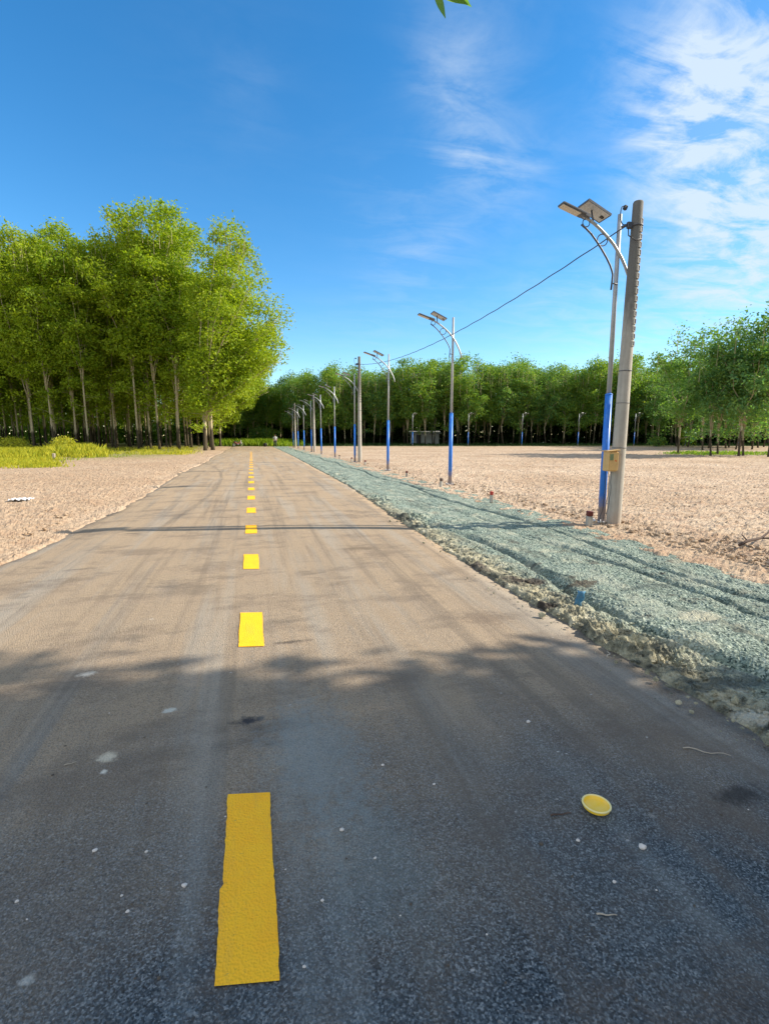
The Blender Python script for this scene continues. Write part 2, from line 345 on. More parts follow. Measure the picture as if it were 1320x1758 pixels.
# ---------------------------------------------------------------- mesh helpers
def tag(o, label=None, cat=None, group=None, kind=None):
    if label: o['label'] = label
    if cat: o['category'] = cat
    if group: o['group'] = group
    if kind: o['kind'] = kind
    return o
def link(o): sc.collection.objects.link(o); return o
def empty(name, loc=(0,0,0), rz=0):
    o = bpy.data.objects.new(name, None); o.empty_display_size = .2; link(o); o.location = loc; o.rotation_euler = (0,0,rz); return o
class MB:
    def __init__(s): s.v = []; s.f = []; s.sm = []
    def add(s, vs, fs, smooth=False):
        b = len(s.v); s.v += [tuple(v) for v in vs]; s.f += [tuple(b+i for i in f) for f in fs]; s.sm += [smooth]*len(fs)
    def box(s, c, size, rot=None, bev=0.0):
        hx, hy, hz = [a/2 for a in size]; m = Euler(rot).to_matrix() if rot else Matrix.Identity(3); b = min(bev, hx*.9, hy*.9, hz*.9)
        if b <= 0:
            vs = [m@Vector((x,y,z))+Vector(c) for x in (-hx,hx) for y in (-hy,hy) for z in (-hz,hz)]
            s.add(vs, [(0,1,3,2),(4,6,7,5),(0,4,5,1),(2,3,7,6),(0,2,6,4),(1,5,7,3)]); return
        rings = []
        for z, k in ((-hz, b), (-hz+b, 0), (hz-b, 0), (hz, b)):
            r = []
            X, Y = hx-k, hy-k
            for (sx, sy, order) in ((1,1,0),(-1,1,1),(-1,-1,0),(1,-1,1)):
                pa = (sx*X, sy*(Y-b)); pb = (sx*(X-b), sy*Y)
                r += [pa, pb] if order == 0 else [pb, pa]
            rings.append([m@Vector((x,y,z))+Vector(c) for x, y in r])
        vs = [v for r in rings for v in r]; fs = [tuple(reversed(range(8)))]
        for k in range(3):
            for i in range(8):
                j = (i+1) % 8; fs.append((k*8+i, k*8+j, (k+1)*8+j, (k+1)*8+i))
        fs.append(tuple(range(24, 32))); s.add(vs, fs)
    def tube(s, pts, rad, n=8, smooth=True, cap=True):
        pts = [Vector(p) for p in pts]; rad = [rad]*len(pts) if isinstance(rad, (int, float)) else rad
        vs = []; fs = []; ref = None
        for i, p in enumerate(pts):
            t = (pts[min(i+1, len(pts)-1)]-pts[max(i-1, 0)]).normalized()
            if ref is None: ref = Vector((0,1,0)) if abs(t.y) < .9 else Vector((1,0,0))
            a = t.cross(ref)
            if a.length < 1e-4: a = t.orthogonal()
            a.normalize(); b = t.cross(a); ref = -b if ref.dot(-b) > 0 else b
            a = t.cross(ref).normalized(); b = t.cross(a)
            for k in range(n):
                th = 2*math.pi*k/n; vs.append(p+(a*math.cos(th)+b*math.sin(th))*rad[i])
        for i in range(len(pts)-1):
            for k in range(n):
                q = (k+1) % n; fs.append((i*n+k, i*n+q, (i+1)*n+q, (i+1)*n+k))
        if cap: fs.append(tuple(range(n-1, -1, -1))); fs.append(tuple(range((len(pts)-1)*n, len(pts)*n)))
        s.add(vs, fs, smooth)
    def lathe(s, prof, n=20, c=(0,0,0), smooth=True, close=True):
        vs = []; fs = []
        for r, z in prof:
            for k in range(n): th = 2*math.pi*k/n; vs.append((c[0]+r*math.cos(th), c[1]+r*math.sin(th), c[2]+z))
        for i in range(len(prof)-1):
            for k in range(n): q = (k+1) % n; fs.append((i*n+k, i*n+q, (i+1)*n+q, (i+1)*n+k))
        if close: fs.append(tuple(range(n-1, -1, -1))); fs.append(tuple(range((len(prof)-1)*n, len(prof)*n)))
        s.add(vs, fs, smooth)
    def ring(s, c, r, t, axis='Y', n=20):
        pts = []
        for k in range(n+1):
            th = 2*math.pi*k/n; a, b = r*math.cos(th), r*math.sin(th)
            pts.append({'Y':(c[0]+a,c[1],c[2]+b),'Z':(c[0]+a,c[1]+b,c[2]),'X':(c[0],c[1]+a,c[2]+b)}[axis])
        s.tube(pts, t, 6, True, False)
    def blob(s, c, r, rng, k=.25, sub=2, sq=(1,1,1)):
        import bmesh
        bm = bmesh.new(); bmesh.ops.create_icosphere(bm, subdivisions=sub, radius=1)
        ph = [rng.uniform(0,6) for _ in range(6)]
        vs = []
        for v in bm.verts:
            q = v.co; d = 1+k*(math.sin(3*q.x+ph[0])*math.sin(3.3*q.y+ph[1])+.6*math.sin(6*q.z+ph[2])*math.sin(5*q.x+ph[3])+.3*math.sin(11*q.y+ph[4]))
            vs.append((c[0]+q.x*d*r*sq[0], c[1]+q.y*d*r*sq[1], c[2]+q.z*d*r*sq[2]))
        s.add(vs, [tuple(v.index for v in f.verts) for f in bm.faces]); bm.free()
    def build(s, name, mat, parent=None):
        me = bpy.data.meshes.new(name); me.from_pydata(s.v, [], s.f); me.materials.append(mat)
        me.polygons.foreach_set('use_smooth', s.sm); me.update()
        o = bpy.data.objects.new(name, me); link(o)
        if parent: o.parent = parent
        return o
def npmesh(name, v, f, mat, smooth=False):
    """v (n,3), f (m,4) numpy"""
    me = bpy.data.meshes.new(name); k = f.shape[1]
    me.vertices.add(len(v)); me.vertices.foreach_set('co', v.astype(np.float32).ravel())
    me.loops.add(f.size); me.loops.foreach_set('vertex_index', f.astype(np.int32).ravel())
    me.polygons.add(len(f)); me.polygons.foreach_set('loop_start', np.arange(0, f.size, k, dtype=np.int32))
    try: me.polygons.foreach_set('loop_total', np.full(len(f), k, dtype=np.int32))
    except Exception: pass
    me.polygons.foreach_set('use_smooth', np.full(len(f), smooth))
    me.materials.append(mat); me.update(calc_edges=True); me.validate()
    return me
def dup(root, loc, rz=None, scale=None, label=None, group=None, cat=None):
    r = root.copy(); sc.collection.objects.link(r); r.location = loc
    if rz is not None: r.rotation_euler = (0,0,rz)
    if scale is not None: r.scale = scale if isinstance(scale, tuple) else (scale,)*3
    if label: r['label'] = label
    if group: r['group'] = group
    if cat: r['category'] = cat
    for ch in list(root.children):
        c = ch.copy(); sc.collection.objects.link(c); c.parent = r
        for g in ch.children:
            d = g.copy(); sc.collection.objects.link(d); d.parent = c
    return r

# numpy gradient noise
_rs = np.random.RandomState(5); _perm = _rs.permutation(512); _perm = np.concatenate([_perm,_perm]); _ga = _rs.rand(512)*2*np.pi; _gx = np.cos(_ga); _gy = np.sin(_ga)
def pn(x, y):
    xi = np.floor(x).astype(np.int64); yi = np.floor(y).astype(np.int64); xf = x-xi; yf = y-yi
    u = xf*xf*xf*(xf*(xf*6-15)+10); v = yf*yf*yf*(yf*(yf*6-15)+10)
    def g(ix, iy, dx, dy):
        h = _perm[(_perm[ix & 511]+iy) & 511]; return _gx[h]*dx+_gy[h]*dy
    a = g(xi,yi,xf,yf); b = g(xi+1,yi,xf-1,yf); c = g(xi,yi+1,xf,yf-1); d = g(xi+1,yi+1,xf-1,yf-1)
    return (a*(1-u)+b*u)*(1-v)+(c*(1-u)+d*u)*v
def fbm(x, y, o=4, g=.5):
    r = 0; a = 1
    for i in range(o): r = r+a*pn(x*2**i+i*17.3, y*2**i+i*9.1); a *= g
    return r

# ---------------------------------------------------------------- ground, road, verge
def road_l(y): return -1.92*C - .10*np.sin(y*.35) + .10*fbm(y*.7, y*0+3.3, 4) + 0*y
def road_r(y): return np.interp(y, [-30,2,5,9,15,40,200], [1.60*C,1.58*C,1.57*C,1.66*C,1.86*C,2.05*C,2.1*C])
def build_ground():
    ang = np.concatenate([np.linspace(-180,-32,50,endpoint=False), np.linspace(-32,62,860,endpoint=False), np.linspace(62,180,40)])
    r = np.concatenate([np.linspace(.3,1.6,10,endpoint=False), 1.6*np.exp(np.linspace(0,math.log(75/1.6),430,endpoint=False)), 75*np.exp(np.linspace(0,math.log(2500/75),30))])
    A, Rr = np.meshgrid(np.radians(ang), r); x = Rr*np.sin(A); y = Rr*np.cos(A)
    far = np.clip((70-Rr)/50, 0, 1)
    cl = fbm(x*5, y*5, 4, .6); cl = np.where(cl > .1, cl-.1, .0)
    h = .035*fbm(x*.5, y*.5, 3)+.045*cl*(.3+.7*far)+.020*fbm(x*13, y*13, 3, .65)*far+.03*fbm(x*2.2+y*.6, y*3.4, 3)+.02*np.abs(fbm(x*1.8+y*.4, y*4, 3))
    h += .03*np.sin((y*CY+x*SY)*2*np.pi/.9+2*fbm(x*.4,y*.4,2))*np.clip(fbm(x*.3+9,y*.3,2)+.3,0,1)*.5
    rl, rr = road_l(y), road_r(y)
    # drop under road and verge
    def ss(t): t = np.clip(t, 0, 1); return t*t*(3-2*t)
    inner = ss((x-rl-.02)/.3)*ss((3.35*C-x)/.4)
    bank = .012+.045*ss((rl-.2-x)/.8)+.05*ss((x-3.9*C)/1.0)
    h = (h+bank)*(1-inner)-.16*inner
    h = np.where(Rr > 300, -.05, h)
    v = np.stack([x, y, h], -1).reshape(-1, 3); n = len(ang); mrows = len(r)
    i = np.arange(mrows-1)[:,None]*n+np.arange(n-1)[None,:]
    f = np.stack([i, i+n, i+n+1, i+1], -1).reshape(-1, 4)
    o = link(bpy.data.objects.new('ground', npmesh('ground', v, f, M['soil'], False)))
    tag(o, 'pinkish ploughed soil of the open field and road shoulder', kind='structure')
build_ground()

def build_road():
    ys = np.concatenate([np.linspace(-12,0,30,endpoint=False), np.linspace(0,14,300,endpoint=False), 14*np.exp(np.linspace(0,math.log(108/14),220))])
    cols = 26; rows = []
    rl = road_l(ys)+.04*fbm(ys*5, ys*0, 4)+.03*fbm(ys*17, ys*0+7, 3); rr = road_r(ys)+.10+.05*fbm(ys*3, ys*0+1, 4)
    T = np.linspace(0,1,cols)[None,:]; X = rl[:,None]*(1-T)+rr[:,None]*T; Y = np.repeat(ys[:,None], cols, 1)
    Z = .006*fbm(X*.8, Y*.5, 3)+.03-.04*(np.abs(T-.5)*2)**4
    v = np.stack([X,Y,Z],-1).reshape(-1,3); i = np.arange(len(ys)-1)[:,None]*cols+np.arange(cols-1)[None,:]
    f = np.stack([i,i+1,i+cols+1,i+cols],-1).reshape(-1,4)
    # thickness at the borders
    nv = len(v)
    lo = v.copy(); lo[:,2] -= .12; idx_l = np.arange(len(ys))*cols; idx_r = idx_l+cols-1
    v = np.concatenate([v, lo[idx_l]+[-.02,0,0], lo[idx_r]+[.02,0,0]]); a = np.arange(len(ys)-1)
    fl = np.stack([idx_l[a], idx_l[a+1], nv+a+1, nv+a],-1); fr = np.stack([idx_r[a+1], idx_r[a], nv+len(ys)+a, nv+len(ys)+a+1],-1)
    f = np.concatenate([f,fl,fr])
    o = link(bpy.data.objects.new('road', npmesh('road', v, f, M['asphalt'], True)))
    tag(o, 'dusty asphalt road with yellow dashes running to the woods', kind='structure')
build_road()
def road_z(x, y):
    rl = float(road_l(np.array([y]))[0]); rr = float(road_r(np.array([y]))[0])+.1; t = (x-rl)/(rr-rl)
    return .006*float(fbm(np.array([x*.8]), np.array([y*.5]), 3)[0])+.03-.04*(abs(t-.5)*2)**4

def verge_h(X, Y, T):
    def ss(t): t = np.clip(t, 0, 1); return t*t*(3-2*t)
    lump = fbm(X*2.3, Y*2.3, 4, .55); crumb = .55-2.2*np.abs(fbm(X*5, Y*5, 5, .62))
    rut = -.055*np.exp(-((X-2.05*C-.10*np.sin(Y*1.3)-.05*C*fbm(Y*.5,Y*0,2))/.07)**2)*np.clip((9-Y)/4,0,1)
    rut += -.035*np.exp(-((X-3.05*C-.12*np.sin(Y*.9+1))/.05)**2) -.03*np.exp(-((X-2.7*C+.1*np.sin(Y*1.1))/.05)**2)*np.clip((8-Y)/3,0,1)
    h = .020+.026*lump+.007*crumb+rut*1.5-.03*np.clip(fbm(X*3+Y*.3, Y*.35, 3)-.12,0,1)*2+.012*fbm(X*1.2-Y*.9, Y*5+X*2, 3)
    near = np.exp(-((T-.09)/.10)**2)
    h = h+near*(.008+.085*np.maximum(crumb,-.35)+.07*lump)*np.clip((16-Y)/8,.25,1)*np.clip(.55+1.8*fbm(Y*.6,Y*0+4.4,2),.15,1.3)
    return h+.0022*np.random.RandomState(2).normal(size=X.shape)*np.clip((14-Y)/8,.2,1)
def build_verge():
    ys = np.concatenate([np.linspace(-3,1,60,endpoint=False), 1*np.exp(np.linspace(0,math.log(100),760))])
    cols = 170
    rl = road_r(ys)+.07*fbm(ys*1.6, ys*0+5, 4, .6)+.03*fbm(ys*6, ys*0+8, 3)
    ro = np.interp(ys, [-3,3,5,9,15,100], [3.30*C,3.42*C,3.55*C,3.78*C,3.86*C,3.86*C])+.06*fbm(ys*1.3, ys*0+11, 4)
    T = np.linspace(0,1,cols)[None,:]; X = rl[:,None]*(1-T)+ro[:,None]*T; Y = np.repeat(ys[:,None], cols, 1)
    def ss(t): t = np.clip(t, 0, 1); return t*t*(3-2*t)
    Z = verge_h(X, Y, T); e = ss(T/.035)*ss((1-T)/.06); Z = Z*e-.12*(1-e)
    v = np.stack([X,Y,Z],-1).reshape(-1,3); i = np.arange(len(ys)-1)[:,None]*cols+np.arange(cols-1)[None,:]
    f = np.stack([i,i+1,i+cols+1,i+cols],-1).reshape(-1,4)
    o = link(bpy.data.objects.new('verge', npmesh('verge', v, f, M['verge'], False)))
    tag(o, 'grey green crushed stone verge with a broken lumpy border', kind='structure')
build_verge()

# yellow dashes: outlines a little ragged
rng = random.Random(3)
ords = ['first','second','third','fourth','fifth','sixth','seventh','eighth','ninth','tenth','eleventh','twelfth','thirteenth','fourteenth','fifteenth','sixteenth','seventeenth','eighteenth']
n_d = 24
for k in range(n_d):
    y0 = (.759+1.447*k)*CY*1.0*C + .10 if k else .0
    if k == 0: ya, yb = ground(428,1706).y, ground(427,1376).y
    elif k == 1: ya, yb = ground(432,1118).y, ground(432,1058).y
    else:
        ya = ground(432,1118).y+(k-1)*1.435*C; yb = ya+.49*C
    xc = ground(432,1100).x if k else ground(428,1530).x
    hw = .088; xb_ = ground(429,1706).x if k == 0 else xc; xt_ = ground(427,1376).x if k == 0 else xc
    nseg = 40; vs = []; fs = []
    for i in range(nseg+1):
        t = i/nseg; y = ya+(yb-ya)*t; xc = xb_+(xt_-xb_)*t; hw = .088 if k else .082+.006*t
        jl = rng.uniform(-.002,.002)+.002*math.sin(t*9+k); jr = rng.uniform(-.002,.002)+.002*math.sin(t*7+k*2)
        if k == 0:
            jl += (-.008 if t < .42 else .004); jr += -.002
        dy = 0
        if i == 0 or i == nseg: dy = rng.uniform(-.004,.004)
        for j in range(5):
            u = j/4; x = xc+(-hw+jl)*(1-u)+(hw+jr)*u
            vs.append((x, y+dy-.19*(u-.5)*2*hw, road_z(x, y)+.005))
    for i in range(nseg):
        for j in range(4): a = i*5+j; fs.append((a, a+1, a+6, a+5))
    b = MB(); b.add(vs, fs, True); o = b.build('road_dash', M['paint'])
    lab = ['long yellow painted dash nearest the camera, lying in the shade with a stepped left edge',
           'yellow painted dash just beyond the edge of the shade on the road',
           'yellow painted dash second beyond the shade edge, just short of the pole shadow',
           'yellow painted dash crossed by the long thin pole shadow'][k] if k < 4 else \
          ('small yellow dash, %s one beyond the pole shadow on the road' % ords[k-4] if k < 9 else 'tiny far yellow dash in the row merging towards the road end')
    tag(o, lab, 'road marking', 'yellow dashes down the middle of the road')

# ---------------------------------------------------------------- street lamps
LH = 3.55*C
def lamp_proto():
    t = empty('street_lamp'); sgm = 1.0
    b = MB(); b.tube([(0,0,1.55*C-.02),(0,0,LH*.8),(0,0,LH)], [.040,.036,.033], 14); b.build('pole', M['galv'], t)
    b = MB(); b.tube([(0,0,-.1),(0,0,1.55*C)], [.060,.057], 16); b.lathe([(.058,0),(.062,.015),(.043,.03)], 16, (0,0,1.55*C), True); b.build('blue_sleeve', M['blue'], t)
    b = MB(); b.box((0,0,.035),(.24,.24,.02), bev=.004)
    for sx in (-1,1):
        for sy in (-1,1): b.tube([(sx*.09,sy*.09,.02),(sx*.09,sy*.09,.085)], .011, 6)
    b.build('base_plate', M['galv'], t)
    T = LH
    main = [(.27,0,T-1.236),(.235,0,T-1.11),(.19,0,T-.985),(.12,0,T-.845),(.04,0,T-.71),(-.04,0,T-.605),(-.126,0,T-.503),(-.25,0,T-.392),(-.377,0,T-.293),(-.5,0,T-.213),(-.63,0,T-.147),(-.72,0,T-.105)]
    main = [(x,-.052,z) for x,y,z in main]
    b = MB(); b.tube(main, .024, 10); b.build('arm', M['galv'], t)
    low = [(-.73,0,T-.25),(-.64,0,T-.305),(-.545,0,T-.377),(-.44,0,T-.485),(-.335,0,T-.607),(-.24,0,T-.73),(-.168,0,T-.84),(-.125,0,T-.93),(-.107,0,T-.99),(-.112,0,T-1.1),(-.122,0,T-1.236)]
    low = [(x,-.052,z) for x,y,z in low]
    b = MB(); b.tube(low, .015, 8); b.tube([(-.112,-.052,T-1.13),(-.0,-.04,T-1.13)], .012, 6); b.build('scroll_arm', M['iron'], t)
    b = MB(); b.ring((-.645,-.052,T-.215),.062,.008); b.build('scroll_ring', M['iron'], t)
    b = MB(); b.ring((-.335,-.052,T-.455),.092,.009); b.build('scroll_ring', M['iron'], t)
    a = math.atan2(.185,.585)
    h = MB(); h.box((-.90,-.052,T-.039),(.44,.17,.04),(0,a,0),.012); h.box((-.70,-.052,T-.10),(.20,.12,.07),(0,a,0),.015)
    hd = h.build('lamp_head', M['housing'], t)
    l = MB()
    c0 = Vector((-.935,-.052,T-.028)); dn = Vector((-math.sin(a),0,-math.cos(a)))
    l.box(c0+dn*.026,(.34,.13,.010),(0,a,0),.003); l.build('lens', M['lamp_glass'], hd)
    a2 = math.atan2(.25,.54)
    s_ = MB(); s_.box((-.45,.03,T+.02),(.44,.27,.025),(0,a2,0),.004); sp = s_.build('solar_panel', M['panelback'], t)
    s_ = MB()
    up = Vector((math.sin(a2),0,math.cos(a2))); ax = Vector((math.cos(a2),0,-math.sin(a2))); pc = Vector((-.45,.03,T+.02))
    for sg in (-1,1):
        s_.box(pc+Vector((0,sg*.140,0)),(.46,.012,.034),(0,a2,0)); s_.box(pc+ax*.226*sg,(.012,.28,.034),(0,a2,0))
    s_.build('frame', M['housing'], sp)
    s_ = MB(); s_.box(pc+up*.0155,(.42,.25,.004),(0,a2,0)); s_.build('solar_cells', M['cells'], sp)
    s_ = MB(); s_.box(pc-up*.018+ax*.16,(.06,.05,.016),(0,a2,0)); s_.build('junction_box', M['black'], sp)
    s_ = MB(); s_.tube([(-.52,-.052,T-.20),tuple(pc-up*.02-ax*.05)], .014, 6); s_.build('panel_bracket', M['iron'], t)
    return t
m_ = MatB('solar cells', .2, .6); m_.col(m_.mix(m_.ramp(m_.n('ShaderNodeTexBrick').outputs['Fac'], [(.4,0),(.6,1)]), (.02,.03,.08), (.5,.5,.5))); M['cells'] = m_.m
proto = lamp_proto()
XL = 3.93*C
G1 = 'blue and silver street lamps along the verge'
lab = ['nearest street lamp, blue below and silver above, right beside the big concrete pole',
       'second nearest street lamp, standing free with its whole curved arm against the sky',
       'third nearest street lamp, its curved arm just above the far treetops',
       'fourth street lamp, close against the left side of the second concrete pole',
       'fifth street lamp along the verge, first one beyond the second concrete pole',
       'sixth street lamp along the verge, second one beyond the second concrete pole',
       'seventh street lamp, half hidden beside the third concrete pole',
       'eighth street lamp along the verge, just beyond the third concrete pole',
       'ninth street lamp along the verge, before the last concrete pole',
       'tenth and farthest street lamp, beside the last concrete pole at the field corner']
pix = [(1031,898,368),(772,833,522),(664,811,594),(611,794,None),(577,786.5,656),(554,780.5,668),(538,776.5,682),(524,773.5,688),(515,771.5,693),(505,769.5,700)]
lamps = []
for k, (px, py, top) in enumerate(pix):
    y = (4.95+4.73*k)*C
    p = Vector((XL-.02*k, y, 0))
    if k < 3:
        q = ground(px, py); p = Vector((q.x, q.y, 0))
        if k == 2: p = Vector((XL-.06, 14.25*C, 0))
    o = proto if k == 0 else dup(proto, p, 0)
    o.location = p
    o.rotation_euler = (rng.uniform(-.008,.008), rng.uniform(-.008,.008), rng.uniform(-.06,.06))
    if k == 0: o.scale = (1,1,.945); o.rotation_euler = (0,R(-.3),R(-1))
    tag(o, lab[k], 'street lamp', G1); lamps.append(o)
# lamps across the far side of the field
G2 = 'small far street lamps across the back of the field'
fl = [(708,'leftmost of the small far lamps across the field, in front of the dark trunks'),(803,'far lamp just right of the second nearest street lamp'),
      (895,'far lamp midway between the second nearest street lamp and the big concrete pole'),(991,'far lamp closest to the left side of the big concrete pole'),
      (1087,'far lamp just right of the big concrete pole, in front of the trees'),(1175,'far lamp with a green bush at its foot, beside the leaning trees'),(1266,'rightmost far lamp, between the trunks of the right hand trees')]
for px, lb in fl:
    p = fwd(53*C, px)
    dup(proto, p, R(118)-YAW, (1,1,.96), lb, G2)

# ---------------------------------------------------------------- concrete poles
def pole_proto(H):
    t = empty('utility_pole')
    b = MB(); b.lathe([(.120,-.2),(.118,0),(.094,H*.6),(.076,H-.02),(.066,H)], 22); b.build('shaft', M['concrete'], t)
    for i in range(17):
        z = H*.94-i*.115; r = .120-(.120-.076)*z/H
        th = R(-70); n = Vector((math.cos(th), math.sin(th), 0)); c = n*r
        q = MB()
        for (dx, dz, sx, sz) in ((-.026,0,.012,.075),(.026,0,.012,.075),(0,.036,.062,.012),(0,-.036,.062,.012)):
            q.box(c+Vector((-math.sin(th)*dx, math.cos(th)*dx, z+dz)), (.022, sx, sz), (0,0,th), .002)
        rim = q.build('notch_rim', M['concrete_plain'], t)
        q = MB(); q.box(c+Vector((0,0,z)), (.008,.040,.060), (0,0,th)); q.build('notch_shade', M['black'], rim)  # black plate stands in for the shade inside each notch
    for z in (H*.50, 2.05, 1.32):
        q = MB(); r = .120-(.120-.076)*z/H+.003
        q.ring((0,0,z), r, .004 if z < 2.5 else .006, 'Z', 24); q.build('strap', M['iron'], t)
    # cable clamp and coiled wires under the top
    z = H-.36; q = MB(); q.ring((0,0,z), .088, .011, 'Z', 20); q.box((-.13,0,z),(.09,.05,.10), bev=.01); q.tube([(-.17,0,z),(-.24,.05,z-.02)], .018, 8); q.build('cable_clamp', M['iron'], t)
    q = MB(); pts = []
    for k in range(16):
        u = k/15; pts.append((-.17-.10*math.sin(u*3.1)-.02*u, .02+.03*u, z+.02+.25*u-.06*math.sin(u*6.2)))
    q.tube(pts, .008, 6); q.box((-.19,.05,z+.27),(.06,.05,.07),(0,.4,0),.01)
    q.tube([(-.15,0,z-.03),(-.16,-.03,z-.16),(-.08,-.09,z-.24),(.02,-.11,z-.22)], .009, 6); q.build('tap_wire', M['cable'], t)
    return t
PH = 3.42*C
pp = pole_proto(PH)
pole_pos = []
pb = ground(1052, 902); pole_pos.append(Vector((pb.x, pb.y, 0)))
for k in (3, 6, 9): pole_pos.append(Vector((XL+.28-.02*k, (4.95+4.73*k)*C-.1, 0)))
plab = ['big nearest concrete utility pole with a tan meter box, right of the blue lamp', 'second concrete utility pole, tall and bare, right beside a street lamp',
        'third concrete utility pole from the camera, short in the lamp row', 'farthest concrete utility pole, last of the row at the field corner']
psc = [1.0, 1.175, 1.09, 1.2]
poles = []
for k, p in enumerate(pole_pos):
    o = pp if k == 0 else dup(pp, p, 0)
    o.location = p; o.scale = (1,1,psc[k]); tag(o, plab[k], 'utility pole', 'concrete utility poles of the lamp row'); poles.append(o)
pp.rotation_euler = (0, R(.5), 0)
bpy.context.view_layer.update()
# meter box
b = MB(); b.box((-.20,-.05,1.10),(.16,.20,.33),(0,0,R(-14)),.014); mb = b.build('meter_box', M['box'], pp)
b = MB(); b.box((-.205,-.155,1.10),(.13,.016,.29),(0,0,R(-14)),.004); b.build('door', M['box'], mb)
b = MB(); b.box((-.255,-.152,1.17),(.05,.030,.10),(0,0,R(-14)),.003); b.build('meter_window', M['boxgreen'], mb)
b = MB()
for x0, z0 in ((-.175,1.15),(-.185,1.11),(-.17,1.20)): b.box((x0,-.164,z0),(.03,.012,.022),(0,R(35),R(-14)))
b.build('warning_mark', M['orange'], mb)
b = MB(); b.box((-.20,-.05,1.275),(.20,.24,.018),(0,R(-6),R(-14)),.004); b.build('rain_lid', M['box'], mb)
b = MB()
for i, (dx, dy) in enumerate(((-.26,-.10),(-.28,-.05),(-.24,-.13))):
    pts = [(dx+.012*math.sin(k*1.7+i)+(.03*math.sin(k*.45)), dy+.01*math.cos(k*1.3+i), .93-k*.085) for k in range(12)]
    b.tube(pts, .005, 5)
b.build('loose_wire', M['cable'], mb)

# power cables pole to pole
def attach(k, dz=.36): p = pole_pos[k]; return Vector((p.x-.13, p.y, (PH-dz)*psc[k]))
for k, (lb) in enumerate(['black overhead cable sagging from the big concrete pole to the second pole','thin overhead cable between the second and third concrete poles','thin far overhead cable between the last two concrete poles']):
    a, c = attach(k), attach(k+1)
    sag = [.62,.4,.35][k]; strands = 1
    b = MB()
    for s_ in range(strands):
        pts = []; nn_ = 160 if k == 0 else 24
        for i in range(nn_+1):
            u = i/nn_; p = a.lerp(c, u); p.z -= 4*sag*u*(1-u)
            ph = u*150+s_*math.pi; off = .004 if k == 0 else 0
            pts.append(p+Vector((math.cos(ph)*off, 0, math.sin(ph)*off)))
        b.tube(pts, .0105 if k == 0 else .010, 6)
    o = b.build('overhead_cable', M['cable']); tag(o, lb, 'cable', 'overhead cables between the concrete poles')

# ---------------------------------------------------------------- boundary stakes
def stake(px, py, h, wd, red, lb):
    p = ground(px, py); t = empty('boundary_stake', (p.x, p.y, .03), rng.uniform(-.4,.4)); t.rotation_euler = (rng.uniform(-.05,.05), rng.uniform(-.05,.05), t.rotation_euler[2])
    b = MB(); b.box((0,0,h*.3),(wd,wd,h*.72),None,.006); b.build('post', M['concrete_plain'], t)
    b = MB(); b.box((0,0,h*.84),(wd+.004,wd+.004,h*.34),None,.008); b.build('painted_top', M[red], t)
    tag(t, lb, 'boundary stake', 'boundary stakes along the verge')
stake(1010,905,.24,.085,'darkred','small concrete stake with a dark red top at the foot of the nearest blue lamp')
stake(843,864,.24,.065,'red','small white concrete stake with a bright red top, between the two nearest lamps')
stake(757,838,.26,.075,'stickdark','brown topped stake just left of the second nearest lamp')
stake(698,820,.22,.07,'darkred','dark topped stake between the second and third nearest lamps')
stake(627,799,.24,.08,'darkred','small far stake right of the second concrete pole')
stake(604,793,.24,.08,'darkred','small far stake left of the second concrete pole')
stake(583,788,.24,.08,'stickdark','farthest small stake near the fifth lamp')

